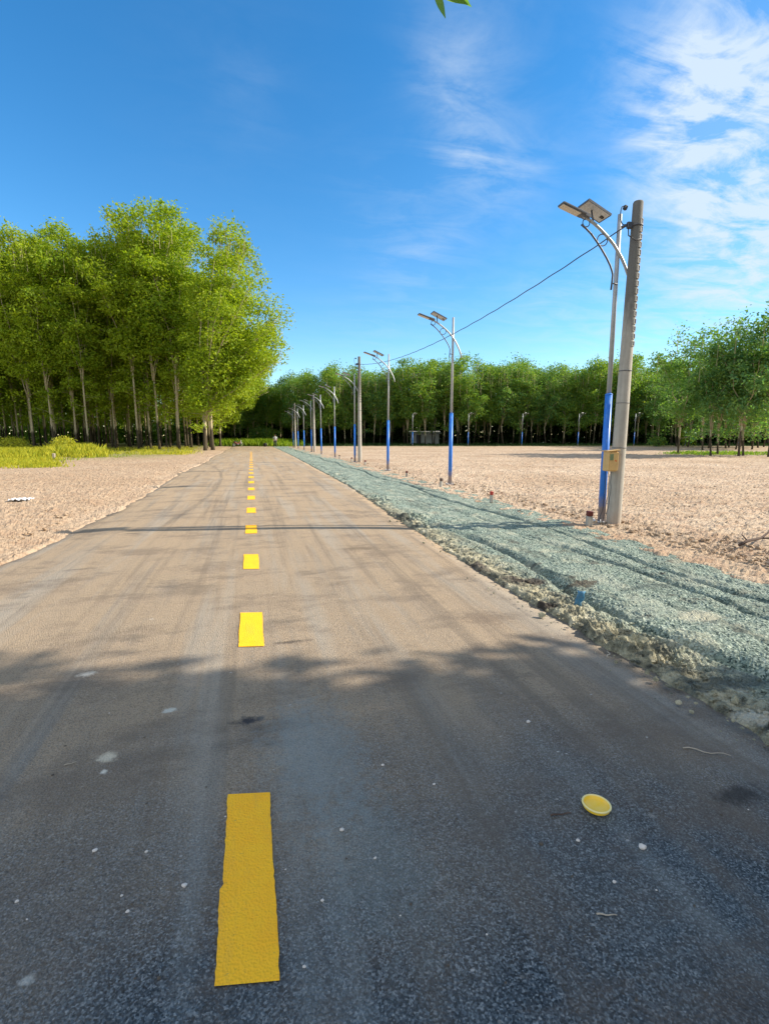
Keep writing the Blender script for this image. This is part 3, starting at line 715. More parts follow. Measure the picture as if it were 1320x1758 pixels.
# ---------------------------------------------------------------- trees
def leaves(cent, size, rs, droop=.25, aspect=.5):
    n = len(cent); nrm = rs.normal(size=(n,3)); nrm[:,2] = np.abs(nrm[:,2])+.25; nrm /= np.linalg.norm(nrm,axis=1)[:,None]
    d = rs.normal(size=(n,3)); d[:,2] -= droop; d -= (d*nrm).sum(1)[:,None]*nrm; d /= np.linalg.norm(d,axis=1)[:,None]+1e-6
    s = np.cross(nrm, d); L_ = size*rs.uniform(.6,1.3,n)[:,None]; W = L_*aspect*.5
    v = np.stack([cent, cent+d*L_*.5+s*W, cent+d*L_-nrm*L_*.12, cent+d*L_*.5-s*W], 1).reshape(-1,3)
    f = np.arange(n*4).reshape(-1,4)
    return v, f
def tree_proto(name, seed, H, rad, fork, limbs, clumps, per, leaf, mleaf, mbark, trunk_r, clump_r=.9, lean=(0,0), low=.25, wisps=10, flat=1.0, topo=.75, sprigs=8, side=0):
    rs = np.random.RandomState(seed); rg = random.Random(seed)
    t = empty(name); b = MB(); cen = []
    bx, by = rg.uniform(-.3,.3), rg.uniform(-.3,.3)
    def tp(z): u = z/H; return Vector((lean[0]*u*u+bx*math.sin(u*5), lean[1]*u*u+by*math.sin(u*4), z))
    n = 7; b.tube([tp(fork*H*i/(n-1)) if i else tp(-.1) for i in range(n)], [trunk_r*(1.15-.35*(i/(n-1))**.5 if i else 1.35) for i in range(n)], 8)
    F = tp(fork*H)
    for k in range(limbs+side):
        th = 2*math.pi*(k+rg.uniform(-.3,.3))/limbs; rr_ = rad*rg.uniform(.25,.95); hz = H*(1-.28*(rr_/rad)**2*flat)*rg.uniform(.86,1.0)
        if k == 0: rr_ *= .2; hz = H*.97
        if k >= limbs: th = rg.uniform(-.5,.5); rr_ = rad*rg.uniform(.9,1.15); hz = H*rg.uniform(.42,.72)
        end = Vector((math.cos(th)*rr_+lean[0]*topo, math.sin(th)*rr_+lean[1]*topo, hz)); pts = []
        m = 9
        for i in range(m):
            u = i/(m-1); q = F.lerp(end, u); uh = u**1.35; q.x = F.x+(end.x-F.x)*uh; q.y = F.y+(end.y-F.y)*uh; bow = math.sin(u*math.pi*2+k)*rad*.05
            q += Vector((math.cos(th+1.2)*bow, math.sin(th+1.2)*bow, 0))+Vector((rg.uniform(-.12,.12), rg.uniform(-.12,.12), 0))*(u*2)
            pts.append(q)
        r0 = trunk_r*.62*rg.uniform(.7,1); b.tube(pts, [r0*(1-.85*i/(m-1)) for i in range(m)], 6)
        cn = max(2, clumps//limbs)
        for j in range(cn):
            u = low+(1-low)*rg.random()**.8; i0 = min(int(u*(m-1)), m-2); base = pts[i0].lerp(pts[i0+1], u*(m-1)-i0)
            a2 = rg.uniform(0,6.28); out_ = rad*rg.uniform(.12,.50)*(1.1-.5*u); up = rg.uniform(.1,1.1)
            c = base+Vector((math.cos(a2)*out_, math.sin(a2)*out_, up))
            mid = base.lerp(c, .5)-Vector((0,0,.1)); b.tube([base, mid, c], [r0*.22, r0*.15, r0*.07], 4, True, False)
            cr = clump_r*rg.uniform(.6,1.25)
            g = rs.normal(size=(int(per*rg.uniform(.6,1.3)),3)); g /= (np.linalg.norm(g,axis=1)[:,None]**.55+.01)
            cen.append(np.array(c)+g*np.array([cr,cr,cr*.62])*.72)
    for k in range(sprigs):
        z = H*rg.uniform(fork*.55, fork*1.5); a2 = rg.uniform(0,6.28); o_ = rg.uniform(.5,rad*.5); q = tp(z); c = q+Vector((math.cos(a2)*o_, math.sin(a2)*o_, rg.uniform(.1,.9)))
        b.tube([q, q.lerp(c,.5), c], [trunk_r*.16,trunk_r*.1,.01], 4, True, False); cen.append(np.array(c)+rs.normal(size=(int(per*.5),3))*np.array([.55,.55,.35])*clump_r*.7)
    for k in range(wisps):
        th = rg.uniform(0,6.28); rr_ = rad*rg.uniform(.1,.8); z = H*(1-.25*(rr_/rad)**2*flat)+rg.uniform(-.5,.7)
        c = np.array([math.cos(th)*rr_+lean[0]*topo, math.sin(th)*rr_+lean[1]*topo, z])
        b.tube([Vector(c)-Vector((0,0,1.6)), Vector(c)], [.02,.01], 3, True, False)
        cen.append(c+rs.normal(size=(int(per*.22),3))*np.array([.28,.28,.42]))
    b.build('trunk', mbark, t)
    v, f = leaves(np.concatenate(cen), leaf, rs); me = npmesh('crown', v, f, mleaf); o = link(bpy.data.objects.new('crown', me)); o.parent = t
    return t
def hide_proto(t):      # prototypes are themselves placed, this just marks them unused yet
    t['_free'] = 1
pools = {}
def place(pool, loc, rz, s, label, cat, group, name=None):
    t = pool[rng.randrange(len(pool))]
    if t.get('_free'):
        del t['_free']; o = t; o.location = loc; o.rotation_euler = (0,0,rz); o.scale = s
    else: o = dup(t, loc, rz, s)
    for k_, v_ in (('label',label),('category',cat),('group',group)): o[k_] = v_
    return o
# unit: metres; left grove trees about 24 m
LB = [tree_proto('rubber_tree', 10+i, 24, 4.2, .21+.045*i, 6, 96, 140, .33, M['leaf_l'], M['bark'], .12, 1.25, (0,0), .10, 26, sprigs=8) for i in range(4)]
LE = [tree_proto('rubber_tree', 30+i, 24, 4.7, .15+.04*i, 9, 150, 130, .33, M['leaf_l'], M['bark'], .20, 1.35, (4.4,-1), .04, 34, 1.3, .85, 6, 4) for i in range(3)]
FB = [tree_proto('rubber_tree', 50+i, 11.5, 2.9, .20+.04*i, 5, 56, 115, .28, M['leaf_f'], M['bark_g'], .085, .95, (0,0), .06, 20, sprigs=2) for i in range(4)]
RB = [tree_proto('broad_tree', 70+i, 10.2, 3.6, .24, 5, 46, 100, .27, M['leaf_r'], M['bark_g'], .085, .9, (.8,0), .08, 14, sprigs=6) for i in range(2)]
for t in LB+LE+FB+RB: hide_proto(t)

# left grove: front boundary and rows behind
GL = 'rubber trees of the tall grove left of the road'
named = [(309,773,'stout pale trunk of the left grove front row, thickest near the road'),(353,774.5,'front row rubber tree with a forked sunlit trunk, nearest the road'),
         (366,773.5,'front row rubber tree leaning right beside the forked one'),(243,770.5,'stout front row rubber tree left of the thickest trunk'),
         (165,768,'front row rubber tree with a pale forked trunk above the yellow weeds'),(42,770,'pale rubber trunk at the far left behind the yellow weeds')]
spots = []
def silh(px):   # how high the crest of the grove reaches, metres factor
    return float(np.interp(px, [-80,0,50,100,150,250,300,350,400,450],[1.04,1.01,.96,.98,.98,1.03,1.08,1.04,.98,.85]))
for px, py, lb in named:
    p = ground(px, py); edge_ = px > 340
    s = silh(px)*(.90 if edge_ else 1); pool = LE if edge_ else LB
    place(pool, (p.x,p.y,0), rng.uniform(-.3,.3) if edge_ else rng.uniform(0,6.28), (s,s,s*.98), lb, 'tree', GL); spots.append((p.x,p.y))
def free(x, y, r): return all((x-a)**2+(y-b_)**2 > r*r for a, b_ in spots)
cnt = 0
# edge trees along the road receding
for k in range(8):
    y = (44+5.2*k)*C; x = -3.35*C+rng.uniform(-.5,.5); spots.append((x,y)); cnt += 1
    s = .93-.004*k+rng.uniform(-.04,.04)
    place(LE, (x,y,0), rng.uniform(-.35,.25), (s,s,s*(1.0-.02*k)), 'slender rubber tree in the receding grove row along the left road edge', 'tree', GL)
tries = 0
while cnt < 160 and tries < 6000:
    tries += 1
    d = 37*C+(rng.random()**1.6)*36*C; px = rng.uniform(-140, 395)
    p = fwd(d, px)
    if p.x > -3.9*C or not free(p.x, p.y, 1.75): continue
    if px > 330 and d < 41*C: continue
    spots.append((p.x,p.y)); cnt += 1
    front = d < 43*C
    s = silh(px)*rng.uniform(.90,1.02)*(1+.0025*(d/C-37))
    place(LB, (p.x,p.y,0), rng.uniform(0,6.28), (s*rng.uniform(.9,1.1),s,s),
          'slender rubber tree standing in the front rows of the left grove' if front else 'slender rubber tree deep in the shade of the left grove', 'tree', GL)

# far tree line behind the field
GF = 'rubber trees of the far wood behind the field'
def crest(px): return float(np.interp(px, [380,440,520,600,700,800,900,960,1060,1120,1200,1340],[.88,.88,.93,.98,1.0,1.03,1.05,1.0,1.07,1.02,1.0,1.0]))
rows = [(57,2.75,30),(60.5,2.6,34),(64.5,2.6,30)]
cnt = 0
for ri, (dr, stp, _) in enumerate(rows):
    Wd = dr*C/850.0; px = 405-ri*12
    while px < 1390:
        d = (dr+rng.uniform(-.9,.9)+(3.0*(520-px)/120 if px < 520 else 0))*C; p = fwd(d, px)
        if not (ri == 0 and 425 < px < 500):
            s = crest(px)*rng.uniform(.88,1.10)*(1.06 if ri else 1.0)*1.07
            place(FB, (p.x,p.y,0), rng.uniform(0,6.28), (s*1.05,s*1.05,s),
                  'rubber tree in the front row of the far wood behind the field' if ri == 0 else 'rubber tree in the back rows of the far wood behind the field', 'tree', GF)
            cnt += 1
        px += stp/Wd*rng.uniform(.75,1.2)
# right hand group
GR = 'leaning trees standing on the field to the right'
rt = [(1163,781,1.02,'slim forked tree standing alone on the field beside the bushy far lamp'),(1219,783.5,.90,'forked tree on the grass strip, second from the left in the right hand group'),
      (1231,782,.95,'reddish trunked tree close behind the forked tree on the grass strip'),(1267,785,1.02,'tree with a thick pale trunk in the middle of the right hand group'),
      (1275,784,.98,'dark slim trunk touching the thick pale one in the right hand group'),(1318,786,1.06,'tree at the right border of the view with a wide dark crown'),(1345,783,1.05,'tree just leaving the right border of the view')]
for px, py, s, lb in rt:
    s *= .93; p = ground(px, py); place(RB, (p.x,p.y,0), rng.uniform(0,6.28), (s,s,s), lb, 'tree', GR)
for k, (dd, px) in enumerate(((36,1205),(39,1290),(42,1245),(45,1335),(47,1180),(50,1130),(37,1350),(44,1300),(50,1220),(41,1215),(43,1275),(46,1250),(48,1310),(49,1270),(40,1325),(46,1205),(51,1160),(51,1290),(38.5,1262))):
    p = fwd(dd*C, px); s = 1.0+.010*(dd-36)-(.25 if px < 1150 else 0)
    place(RB, (p.x,p.y,0), rng.uniform(0,6.28), (s,s,s), 'tree behind the leaning group, filling the right hand edge of the wood', 'tree', GR)

# labels by place for the rows one can count
def nth(n): return str(n)+('th' if 10 <= n % 100 <= 20 else {1:'st',2:'nd',3:'rd'}.get(n % 10, 'th'))
def number(match, fmt):
    def bear(o): v = o.location; return math.atan2(v.x, v.y)
    for i, o in enumerate(sorted([o for o in sc.objects if o.get('label') == match], key=bear)): o['label'] = fmt % nth(i+1)
number('rubber tree in the front row of the far wood behind the field', 'front row tree of the far wood behind the field, %s from its left end')
number('slender rubber tree standing in the front rows of the left grove', 'slender rubber tree in the front of the left grove, %s from the left')
number('slender rubber tree in the receding grove row along the left road edge', 'rubber tree leaning over the left road edge, %s from the left in the receding row')
number('tree behind the leaning group, filling the right hand edge of the wood', 'tree filling the wood edge behind the leaning group, %s from the left')
# far-off wood that reads as one mass
def mass(name, pts, hgt, n, leaf, mat, label, seed, depth=8, zlo=0.0):
    rs = np.random.RandomState(seed); cen = []
    P = np.array([(p.x,p.y) for p in pts]); seg = rs.randint(0, len(P)-1, n); u = rs.rand(n)
    xy = P[seg]*(1-u)[:,None]+P[seg+1]*u[:,None]; dirv = xy/np.linalg.norm(xy,axis=1)[:,None]; xy = xy+dirv*(rs.rand(n)*depth)[:,None]
    top = hgt*(1+.12*fbm(xy[:,0]*.12, xy[:,1]*.12, 3)); z = zlo+(top-zlo)*rs.rand(n)
    v, f = leaves(np.column_stack([xy, z]), leaf, rs, .2, .7)
    o = link(bpy.data.objects.new(name, npmesh(name, v, f, mat))); tag(o, label, 'wood', kind='stuff')
mass('distant_wood', [fwd(68*C,330),fwd(67*C,700),fwd(67*C,1400)], 9.5, 90000, .8, M['leaf_shaded'], 'dark unbroken wood behind the far tree rows', 4, 9)
mass('distant_thicket', [fwd(76*C,-260),fwd(76*C,100),fwd(78*C,400)], 9, 26000, .9, M['leaf_f'], 'dark thicket far behind the trunks of the left grove', 5, 12, 0.0)

# trees behind the camera's right that throw the foreground shade
def shade():
    pr = [tree_proto('shade_tree', 90+i, 9.5, 2.7, .20, 8, 130, 260, .34, M['leaf_r'], M['bark_g'], .16, .95, (0,0), .08, 6, sprigs=0) for i in range(2)]
    for t in pr: hide_proto(t)
    line = [(x, -1.45-.184*(x-8)-max(0,11.5-x)*.55-max(0,x-14)*.5-.12*(k%2), .98+.02*k) for k, x in enumerate((9,9.8,10.6,11.3,12,13,14,15.5,17))]
    back = [(10.2,-2.9,1.1),(12.3,-3.3,1.15),(13.6,-3.6,1.2),(7.0,-4.2,.95),(9.4,-4.6,1.05),(12.0,-5.2,1.15),(14.8,-5.8,1.25),(9.5,-7.4,1.2),(12.8,-8.2,1.3)]
    for k, (x, y, s) in enumerate(line+back):
        place(pr, (x,y,0), k*1.1, (s*.95,s*.95,s), 'leafy tree right of the viewer, out of the picture, shading the near road', 'tree', 'roadside trees shading the near road')
shade()
# overhanging bough
def bough():
    t = empty('overhanging_branch', (7.0,-1.9,5.2))
    d = pix_dir(772, -26); tip = Vector((0,0,C))+d*5.2; o0 = Vector(t.location); b = MB()
    pts = [Vector((0,0,0)), Vector((-1.6,1.8,1.3)), (tip-o0)+Vector((1.2,-1.2,.75)), tip-o0+Vector((.25,-.2,.22)), tip-o0]
    b.tube(pts, [.05,.035,.022,.010,.006], 7); b.build('bough', M['bark_g'], t)
    def leaf_at(a, dirv, L_, W, droop=.2):
        dirv = dirv.normalized(); side = dirv.cross(Vector((0,0,1)) if abs(dirv.z) < .8 else d).normalized(); nrm = side.cross(dirv)
        q = MB(); vs = []; fs = []; n_ = 8
        for i in range(n_+1):
            u = i/n_; wv = W*math.sin(math.pi*min(.985,u**.85)+.02)*.5+.001; c = a+dirv*L_*u-nrm*0+Vector((0,0,-droop*L_*u*u))
            vs += [c-side*wv+nrm*wv*.25, c, c+side*wv+nrm*wv*.25]
        for i in range(n_):
            for j in range(2): k = i*3+j; fs.append((k,k+1,k+4,k+3))
        q.add(vs, fs, True); q.build('leaf', M['leaf_r'], t)
    base = tip-o0
    r_ = Vector((CY,-SY,0)); up = Vector((0,0,1))
    leaf_at(base+r_*-.12+up*.01, r_*.42-up*1.0, .24, .05, .0)
    leaf_at(base+r_*-.10-up*.05, r_*1.0-up*.22, .24, .10, .1)
    leaf_at(base+r_*-.02-up*.03, r_*1.0-up*.50, .20, .09, .1)
    leaf_at(base+r_*-.10-up*.04, -r_*1.0-up*.35, .12, .05, .1)
    for i in range(12):
        a = base+Vector((.25,-.2,.22))*rng.uniform(.5,2.5)+up*.12
        leaf_at(a, Vector((rng.uniform(-1,1),rng.uniform(-1,1),rng.uniform(-.2,.8))), .25, .09)
    tag(t, 'leafy branch tip hanging into the top of the view against the sky', 'branch')
bough()

# ---------------------------------------------------------------- weeds and grass (ground cover)
def tufts(name, centers, n_bl, h, wd, mat, label, seed, spread=.25):
    rs = np.random.RandomState(seed); c = np.repeat(np.array(centers), n_bl, 0); n = len(c)
    hh = np.repeat(np.array(h), n_bl)*rs.uniform(.5,1.1,n)
    base = c.copy(); base[:,:2] += rs.normal(size=(n,2))*spread; a = rs.rand(n)*6.28; ln = rs.uniform(.1,.6,n)*hh
    dx = np.column_stack([np.cos(a),np.sin(a),np.zeros(n)]); sx = np.column_stack([-np.sin(a),np.cos(a),np.zeros(n)])*(wd*rs.uniform(.6,1.3,n))[:,None]
    up = np.array([0,0,1.0])[None,:]; m1 = base+dx*(ln*.3)[:,None]+up*(hh*.6)[:,None]; tp_ = base+dx*ln[:,None]+up*hh[:,None]
    v = np.stack([base-sx*.5, base+sx*.5, m1+sx*.6, tp_, m1-sx*.6],1).reshape(-1,3); i = np.arange(n)*5
    f = np.concatenate([np.column_stack([i,i+1,i+2,i+4]), np.column_stack([i+4,i+2,i+3,i+3])]) if False else np.column_stack([i,i+1,i+2,i+3,i+4])
    o = link(bpy.data.objects.new(name, npmesh(name, v, f, mat))); tag(o, label, 'vegetation', kind='stuff'); return o
def scatter(n, pxr, dr, hfun, seed, cond=None):
    rg = random.Random(seed); cs = []; hs_ = []
    while len(cs) < n:
        px = rg.uniform(*pxr); d = rg.uniform(*dr)*C; p = fwd(d, px)
        if cond and not cond(px, d/C, p): continue
        cs.append((p.x,p.y,0)); hs_.append(hfun(px, d/C, rg))
    return cs, hs_
# tall yellow weeds at the left
def wc(px, d, p):
    v = float(fbm(np.array([p.x*.35+3]), np.array([p.y*.35]), 3)[0])
    lim = np.interp(px, [-40,60,110,160,240], [20,24,24,25,31]); return d+abs(random.gauss(0,1.2)) > lim+3*v*2 and v > -.2 and p.x < -3.4*C
cs, hs_ = scatter(900, (-120,172), (19,36), lambda px,d,r: r.uniform(.2,.8)*(1.25 if 95 < px < 160 else .85), 7, wc)
tufts('weeds', cs, 46, hs_, .055, M['grass_y'], 'tall yellow green weeds on the left before the grove', 8, .42)
cs, hs_ = scatter(380, (-60,330), (27,44), lambda px,d,r: r.uniform(.12,.4), 9, lambda px,d,p: p.x < -3.6*C)
tufts('grass', cs, 26, hs_, .04, M['grass_y'], 'short yellow green grass at the foot of the left grove', 10, .6)
cs, hs_ = scatter(170, (-60,220), (18,30), lambda px,d,r: r.uniform(.08,.3), 39, lambda px,d,p: p.x < -3.3*C and d > 15+px*.04)
tufts('sparse_weeds', cs, 16, hs_, .025, M['grass_g'], 'sparse dry weed tufts thinning out over the left soil', 40, .35)
cs, hs_ = scatter(260, (-60,90), (15.5,22), lambda px,d,r: r.uniform(.15,.35), 29, lambda px,d,p: True)
tufts('low_weeds', cs, 26, hs_, .03, M['grass_y'], 'low yellow green weeds creeping over the soil at the far left', 30, .4)
cs, hs_ = scatter(460, (380,500), (53.5,58), lambda px,d,r: r.uniform(.6,1.35), 11)
tufts('roadend_grass', cs, 40, hs_, .12, M['grass_g'], 'bright green grass bank where the road ends at the wood', 12, .9)
cs, hs_ = scatter(160, (1150,1400), (26.5,31), lambda px,d,r: r.uniform(.1,.35), 13)
tufts('field_grass', cs, 26, hs_, .04, M['leaf_f'], 'thin grass under the leaning trees on the right', 14, .5)
cs, hs_ = scatter(500, (480,1380), (54.5,58), lambda px,d,r: r.uniform(.15,.6), 15)
tufts('wood_undergrowth', cs, 22, hs_, .08, M['leaf_shaded'], 'dark undergrowth along the foot of the far wood', 16, .9)

# bushes
def bush(name, loc, r, h, n, leaf, mat, label, seed):
    rs = np.random.RandomState(seed); t = empty(name, loc); g = rs.normal(size=(n,3)); g /= (np.linalg.norm(g,axis=1)[:,None]**.5)
    c = g*np.array([r,r,h*.5])*.6+np.array([0,0,h*.55]); c[:,2] = np.maximum(c[:,2], .05)
    v, f = leaves(c, leaf, rs); o = link(bpy.data.objects.new('foliage', npmesh('foliage', v, f, mat))); o.parent = t
    b = MB()
    for k in range(5): a = k*1.3; b.tube([(0,0,0),(math.cos(a)*r*.3,math.sin(a)*r*.3,h*.4),(math.cos(a)*r*.6,math.sin(a)*r*.6,h*.85)], [.03,.02,.008], 5)
    b.build('stems', M['bark_g'], t); tag(t, label, 'bush'); return t
bush('bush', fwd(49*C,1179), 1.2, 3.0, 900, .28, M['grass_g'], 'bright green bush at the foot of the far lamp on the right', 1)
bush('bush', fwd(50*C,1127), 1.4, 1.6, 700, .28, M['leaf_f'], 'low dark bush near the wood, left of the slim lone tree', 2)
bush('bush', fwd(30*C,112), 1.1, 1.55, 1600, .16, M['grass_y'], 'rounded yellow green bush rising above the weeds on the left', 3)
bush('bush', fwd(33*C,24), 1.5, 1.5, 1600, .16, M['grass_y'], 'wide low yellow green bush at the left border of the view', 13)
bush('bush', fwd(62*C,452), 3.0, 3.6, 1600, .4, M['leaf_f'], 'dark green bush in the wood behind the grass bank at the road end', 4)

# pale shed behind the far trunks
p = fwd(66*C, 728); t = empty('shed', p, -YAW)
b = MB(); b.box((0,0,1.1),(5.5,3,2.2),None,.02); b.build('wall', M['plaster'], t)
b = MB(); b.box((0,-.5,2.42),(6.2,4.4,.10),(R(8),0,0),.01); b.build('roof', M['tin'], t)
b = MB(); b.box((-1.2,-1.52,.95),(.9,.05,1.9),None,.01); b.build('door', M['iron'], t)
tag(t, 'pale low shed glimpsed between the far trunks left of the second lamp', 'shed')

# ---------------------------------------------------------------- person, motorbike, heap at the road end
def person():
    p = fwd(50*C, 473); t_me = bpy.data.meshes.new('person')
    V = [(0,0,.95),(0,0,1.15),(0,.01,1.38),(0,0,1.50),(0,-.02,1.60),(0,-.01,1.70),
         (.19,0,1.40),(.26,.02,1.14),(.22,-.13,.94),(-.19,0,1.40),(-.27,.02,1.14),(-.24,-.12,.92),
         (.10,0,.90),(.12,-.03,.50),(.13,.02,.09),(.14,-.15,.04),(-.10,0,.90),(-.14,.04,.50),(-.16,.12,.09),(-.17,-.04,.04)]
    E = [(0,1),(1,2),(2,3),(3,4),(4,5),(2,6),(6,7),(7,8),(2,9),(9,10),(10,11),(0,12),(12,13),(13,14),(14,15),(0,16),(16,17),(17,18),(18,19)]
    rad = [.15,.145,.17,.06,.085,.08,.065,.048,.036,.065,.048,.036,.095,.065,.045,.035,.095,.065,.045,.035]
    # hands: palm and five fingers each
    for w_, sx in ((8,1),(11,-1)):
        o = Vector(V[w_]); b0 = len(V); V.append(tuple(o+Vector((0,-.03,-.07)))); rad.append(.034); E.append((w_,b0))
        for j in range(4):
            f0 = o+Vector(((j-1.5)*.019,-.045,-.11)); V.append(tuple(f0)); rad.append(.0095); E.append((b0,len(V)-1))
            V.append(tuple(f0+Vector((0,-.02,-.035-.006*(1.5-abs(j-1.5)))))); rad.append(.008); E.append((len(V)-2,len(V)-1))
        V.append(tuple(o+Vector((-sx*.045,-.04,-.075)))); rad.append(.010); E.append((b0,len(V)-1))
    t_me.from_pydata(V, E, []); o = bpy.data.objects.new('person', t_me); link(o)
    md = o.modifiers.new('skin', 'SKIN'); 
    for i, s_ in enumerate(t_me.skin_vertices[0].data if t_me.skin_vertices else []): s_.radius = (rad[i],)*2
    if not t_me.skin_vertices:
        bpy.context.view_layer.objects.active = o
    o.modifiers.new('sub', 'SUBSURF').levels = 2; o.modifiers['sub'].render_levels = 2
    t_me.materials.append(M['skin']); o.location = (p.x,p.y,.02); o.rotation_euler = (0,0,-YAW+R(12)); o.scale = (1.03,)*3
    tag(o, 'person in a pale shirt and dark trousers walking at the far end of the road', 'person')
    def lath(name, prof, mat, sq=.72, dx=0, dy=0, lean=(0,0)):
        b = MB(); b.lathe(prof, 16); b.v = [(x+dx+lean[0]*z, y*sq+dy+lean[1]*z, z) for x,y,z in b.v]; return b.build(name, mat, o)
    lath('shirt', [(.17,.86),(.185,1.0),(.18,1.15),(.205,1.32),(.20,1.42),(.10,1.49),(.07,1.50)], M['shirt'])
    b = MB()
    for s1, q in ((1,[(.17,0,1.43),(.235,.01,1.27),(.262,.018,1.15)]),(-1,[(-.17,0,1.43),(-.24,.01,1.27),(-.272,.018,1.15)])): b.tube(q, [.085,.075,.068], 10)
    b.build('sleeves', M['shirt'], o)
    b = MB(); b.tube([(.09,0,.96),(.11,-.01,.72),(.12,-.03,.48),(.132,.02,.12)], [.115,.10,.082,.07], 10); b.tube([(-.09,0,.96),(-.12,.02,.72),(-.14,.04,.48),(-.16,.115,.12)], [.115,.10,.082,.07], 10); b.build('trousers', M['trousers'], o)
    b = MB(); b.lathe([(.10,1.63),(.104,1.68),(.10,1.74),(.07,1.79),(.02,1.805)], 14); b.v = [(x*.92, y*1.02+.01, z) for x,y,z in b.v]; b.build('hair', M['hair'], o)
    b = MB(); b.box((0,-.105,1.66),(.022,.03,.04),None,.006)
    b.box((0,-.098,1.62),(.045,.012,.010),None,.003)
    b.build('nose_and_mouth', M['skin'], o)
    for s1 in (-1,1):
        b = MB(); b.box((s1*.034,-.092,1.685),(.022,.010,.012),None,.003); b.build('eye', M['black'], o)
        b = MB(); b.box((s1*.094,-.01,1.665),(.014,.03,.05),None,.005); b.build('ear', M['skin'], o)
        b = MB(); b.box((s1*.15,-.06 if s1 > 0 else .05,.035),(.09,.25,.07),None,.02); b.build('shoe', M['black'], o)
person()
def motorbike():
    p = fwd(52*C, 409); t = empty('motorbike', (p.x,p.y,.02), R(25))
    for x in (-.62,.62):
        b = MB(); b.ring((x,0,.29), .25, .045, 'Y', 24); w_ = b.build('wheel', M['black'], t)
        b = MB(); b.ring((x,0,.29), .17, .012, 'Y', 20)
        for k in range(6): a = k*math.pi/3; b.tube([(x,0,.29),(x+.2*math.cos(a),0,.29+.2*math.sin(a))], .008, 4)
        b.build('rim', M['galv'], w_)
    b = MB(); b.tube([(.62,0,.29),(.50,0,.70),(.44,0,.98)], [.03,.035,.03], 8); b.build('fork', M['iron'], t)
    b = MB(); b.tube([(.42,-.32,1.02),(.40,-.1,.98),(.40,.1,.98),(.42,.32,1.02)], .016, 6); b.build('handlebar', M['black'], t)
    b = MB(); b.tube([(.44,0,.8),(.2,0,.5),(-.15,0,.42),(-.45,0,.62),(-.72,0,.72)], [.10,.11,.13,.13,.05], 10); b.build('body', M['darkred'], t)
    b = MB(); b.box((-.28,0,.76),(.70,.24,.10),(0,R(3),0),.035); b.build('seat', M['black'], t)
    b = MB(); b.box((0,0,.33),(.34,.24,.24),None,.04); b.build('engine', M['housing'], t)
    b = MB(); b.box((.47,0,.62),(.10,.36,.42),(0,R(-14),0),.04); b.build('leg_shield', M['rag'], t)
    b = MB(); b.lathe([(.02,-.05),(.075,-.03),(.08,.03),(.03,.06)], 12, (.50,0,.92)); b.build('headlight', M['lamp_glass'], t)
    for s1 in (-1,1): b = MB(); b.tube([(.41,s1*.22,1.0),(.40,s1*.27,1.16)], .008, 5); b.box((.40,s1*.29,1.19),(.02,.11,.07),None,.01); b.build('mirror', M['black'], t)
    tag(t, 'small motorbike with a pale front shield parked left of the road end', 'motorbike')
motorbike()
p = fwd(51*C, 456); b = MB()
rg = random.Random(4)
for k in range(7): b.blob((rg.uniform(-.22,.22), rg.uniform(-.15,.15), .18+rg.uniform(-.05,.16)), rg.uniform(.16,.27), rg, .28)
o = b.build('dark_heap', M['black']); o.location = (p.x,p.y,.03); tag(o, 'small dark rounded heap lying at the far end of the road', 'heap')

# ---------------------------------------------------------------- litter
def put(b, name, mat, px, py, lb, cat, dz=0, rz=0, grp=None):
    p = ground(px, py); o = b.build(name, mat); z = road_z(p.x, p.y) if -2.8 < p.x < 2.2 else .05
    o.location = (p.x,p.y,z+dz); o.rotation_euler = (0,0,rz); tag(o, lb, cat, grp); return o
# paint bucket lid: rim + dish
p = ground(1022,1400); t = empty('bucket_lid', (p.x,p.y,road_z(p.x,p.y)+.008), 0); t.rotation_euler = (R(-2),R(1.5),0)
b = MB(); b.lathe([(.0,.006),(.050,.006),(.054,.009),(.056,.016),(.0595,.018),(.0600,.004),(.055,0),(.0,0)], 40, close=False); b.build('dish', M['lid'], t)
b = MB(); b.ring((0,0,.017), .062, .0045, 'Z', 40); b.build('rim', M['lidrim'], t)
t.scale = (.84,.84,1)
tag(t, 'round yellow plastic bucket lid lying on the shaded asphalt', 'lid')
def stick(px, py, L_, r, mat, rz, lb, name='stick', wob=.01):
    b = MB(); n = 8; b.tube([((i/(n-1)-.5)*L_, wob*math.sin(i*1.3), r+.3*wob*abs(math.sin(i*.9))) for i in range(n)], [r*(1-.5*i/(n-1)) for i in range(n)], 6)
    return put(b, name, M[mat], px, py, lb, 'stick', .003, rz)
stick(962,1411,.085,.0045,'stickdark',-YAW+R(8),'short dark stick just left of the yellow lid', wob=.002)
stick(1040,1587,.062,.003,'stickpale',-YAW-R(4),'short pale stick below the white pebble near the bottom right', wob=.002)
stick(1212,1296,.20,.0035,'stickpale',-YAW-R(18),'long thin pale twig at the right near the asphalt border')
stick(123,1322,.05,.0025,'stickpale',-YAW+R(30),'tiny pale splinter on the shaded asphalt at the left', wob=.002)
stick(1043,1137,.10,.005,'stickpale',R(50),'pale broken twig poking from the crumbled verge border')
b = MB()
b.tube([(-.42,0,.02),(-.2,.03,.05),(.05,0,.07),(.35,.06,.13),(.7,.05,.22)], [.022,.02,.016,.012,.006], 6)
b.tube([(.05,0,.07),(.22,-.12,.08),(.45,-.2,.05)], [.012,.009,.004], 5); b.tube([(-.2,.03,.05),(-.1,.16,.10),(.08,.25,.12)], [.012,.008,.004], 5)
put(b, 'fallen_branch', M['stickdark'], 1300, 942, 'dark fallen branch on the soil at the right border', 'branch', .02, R(10))
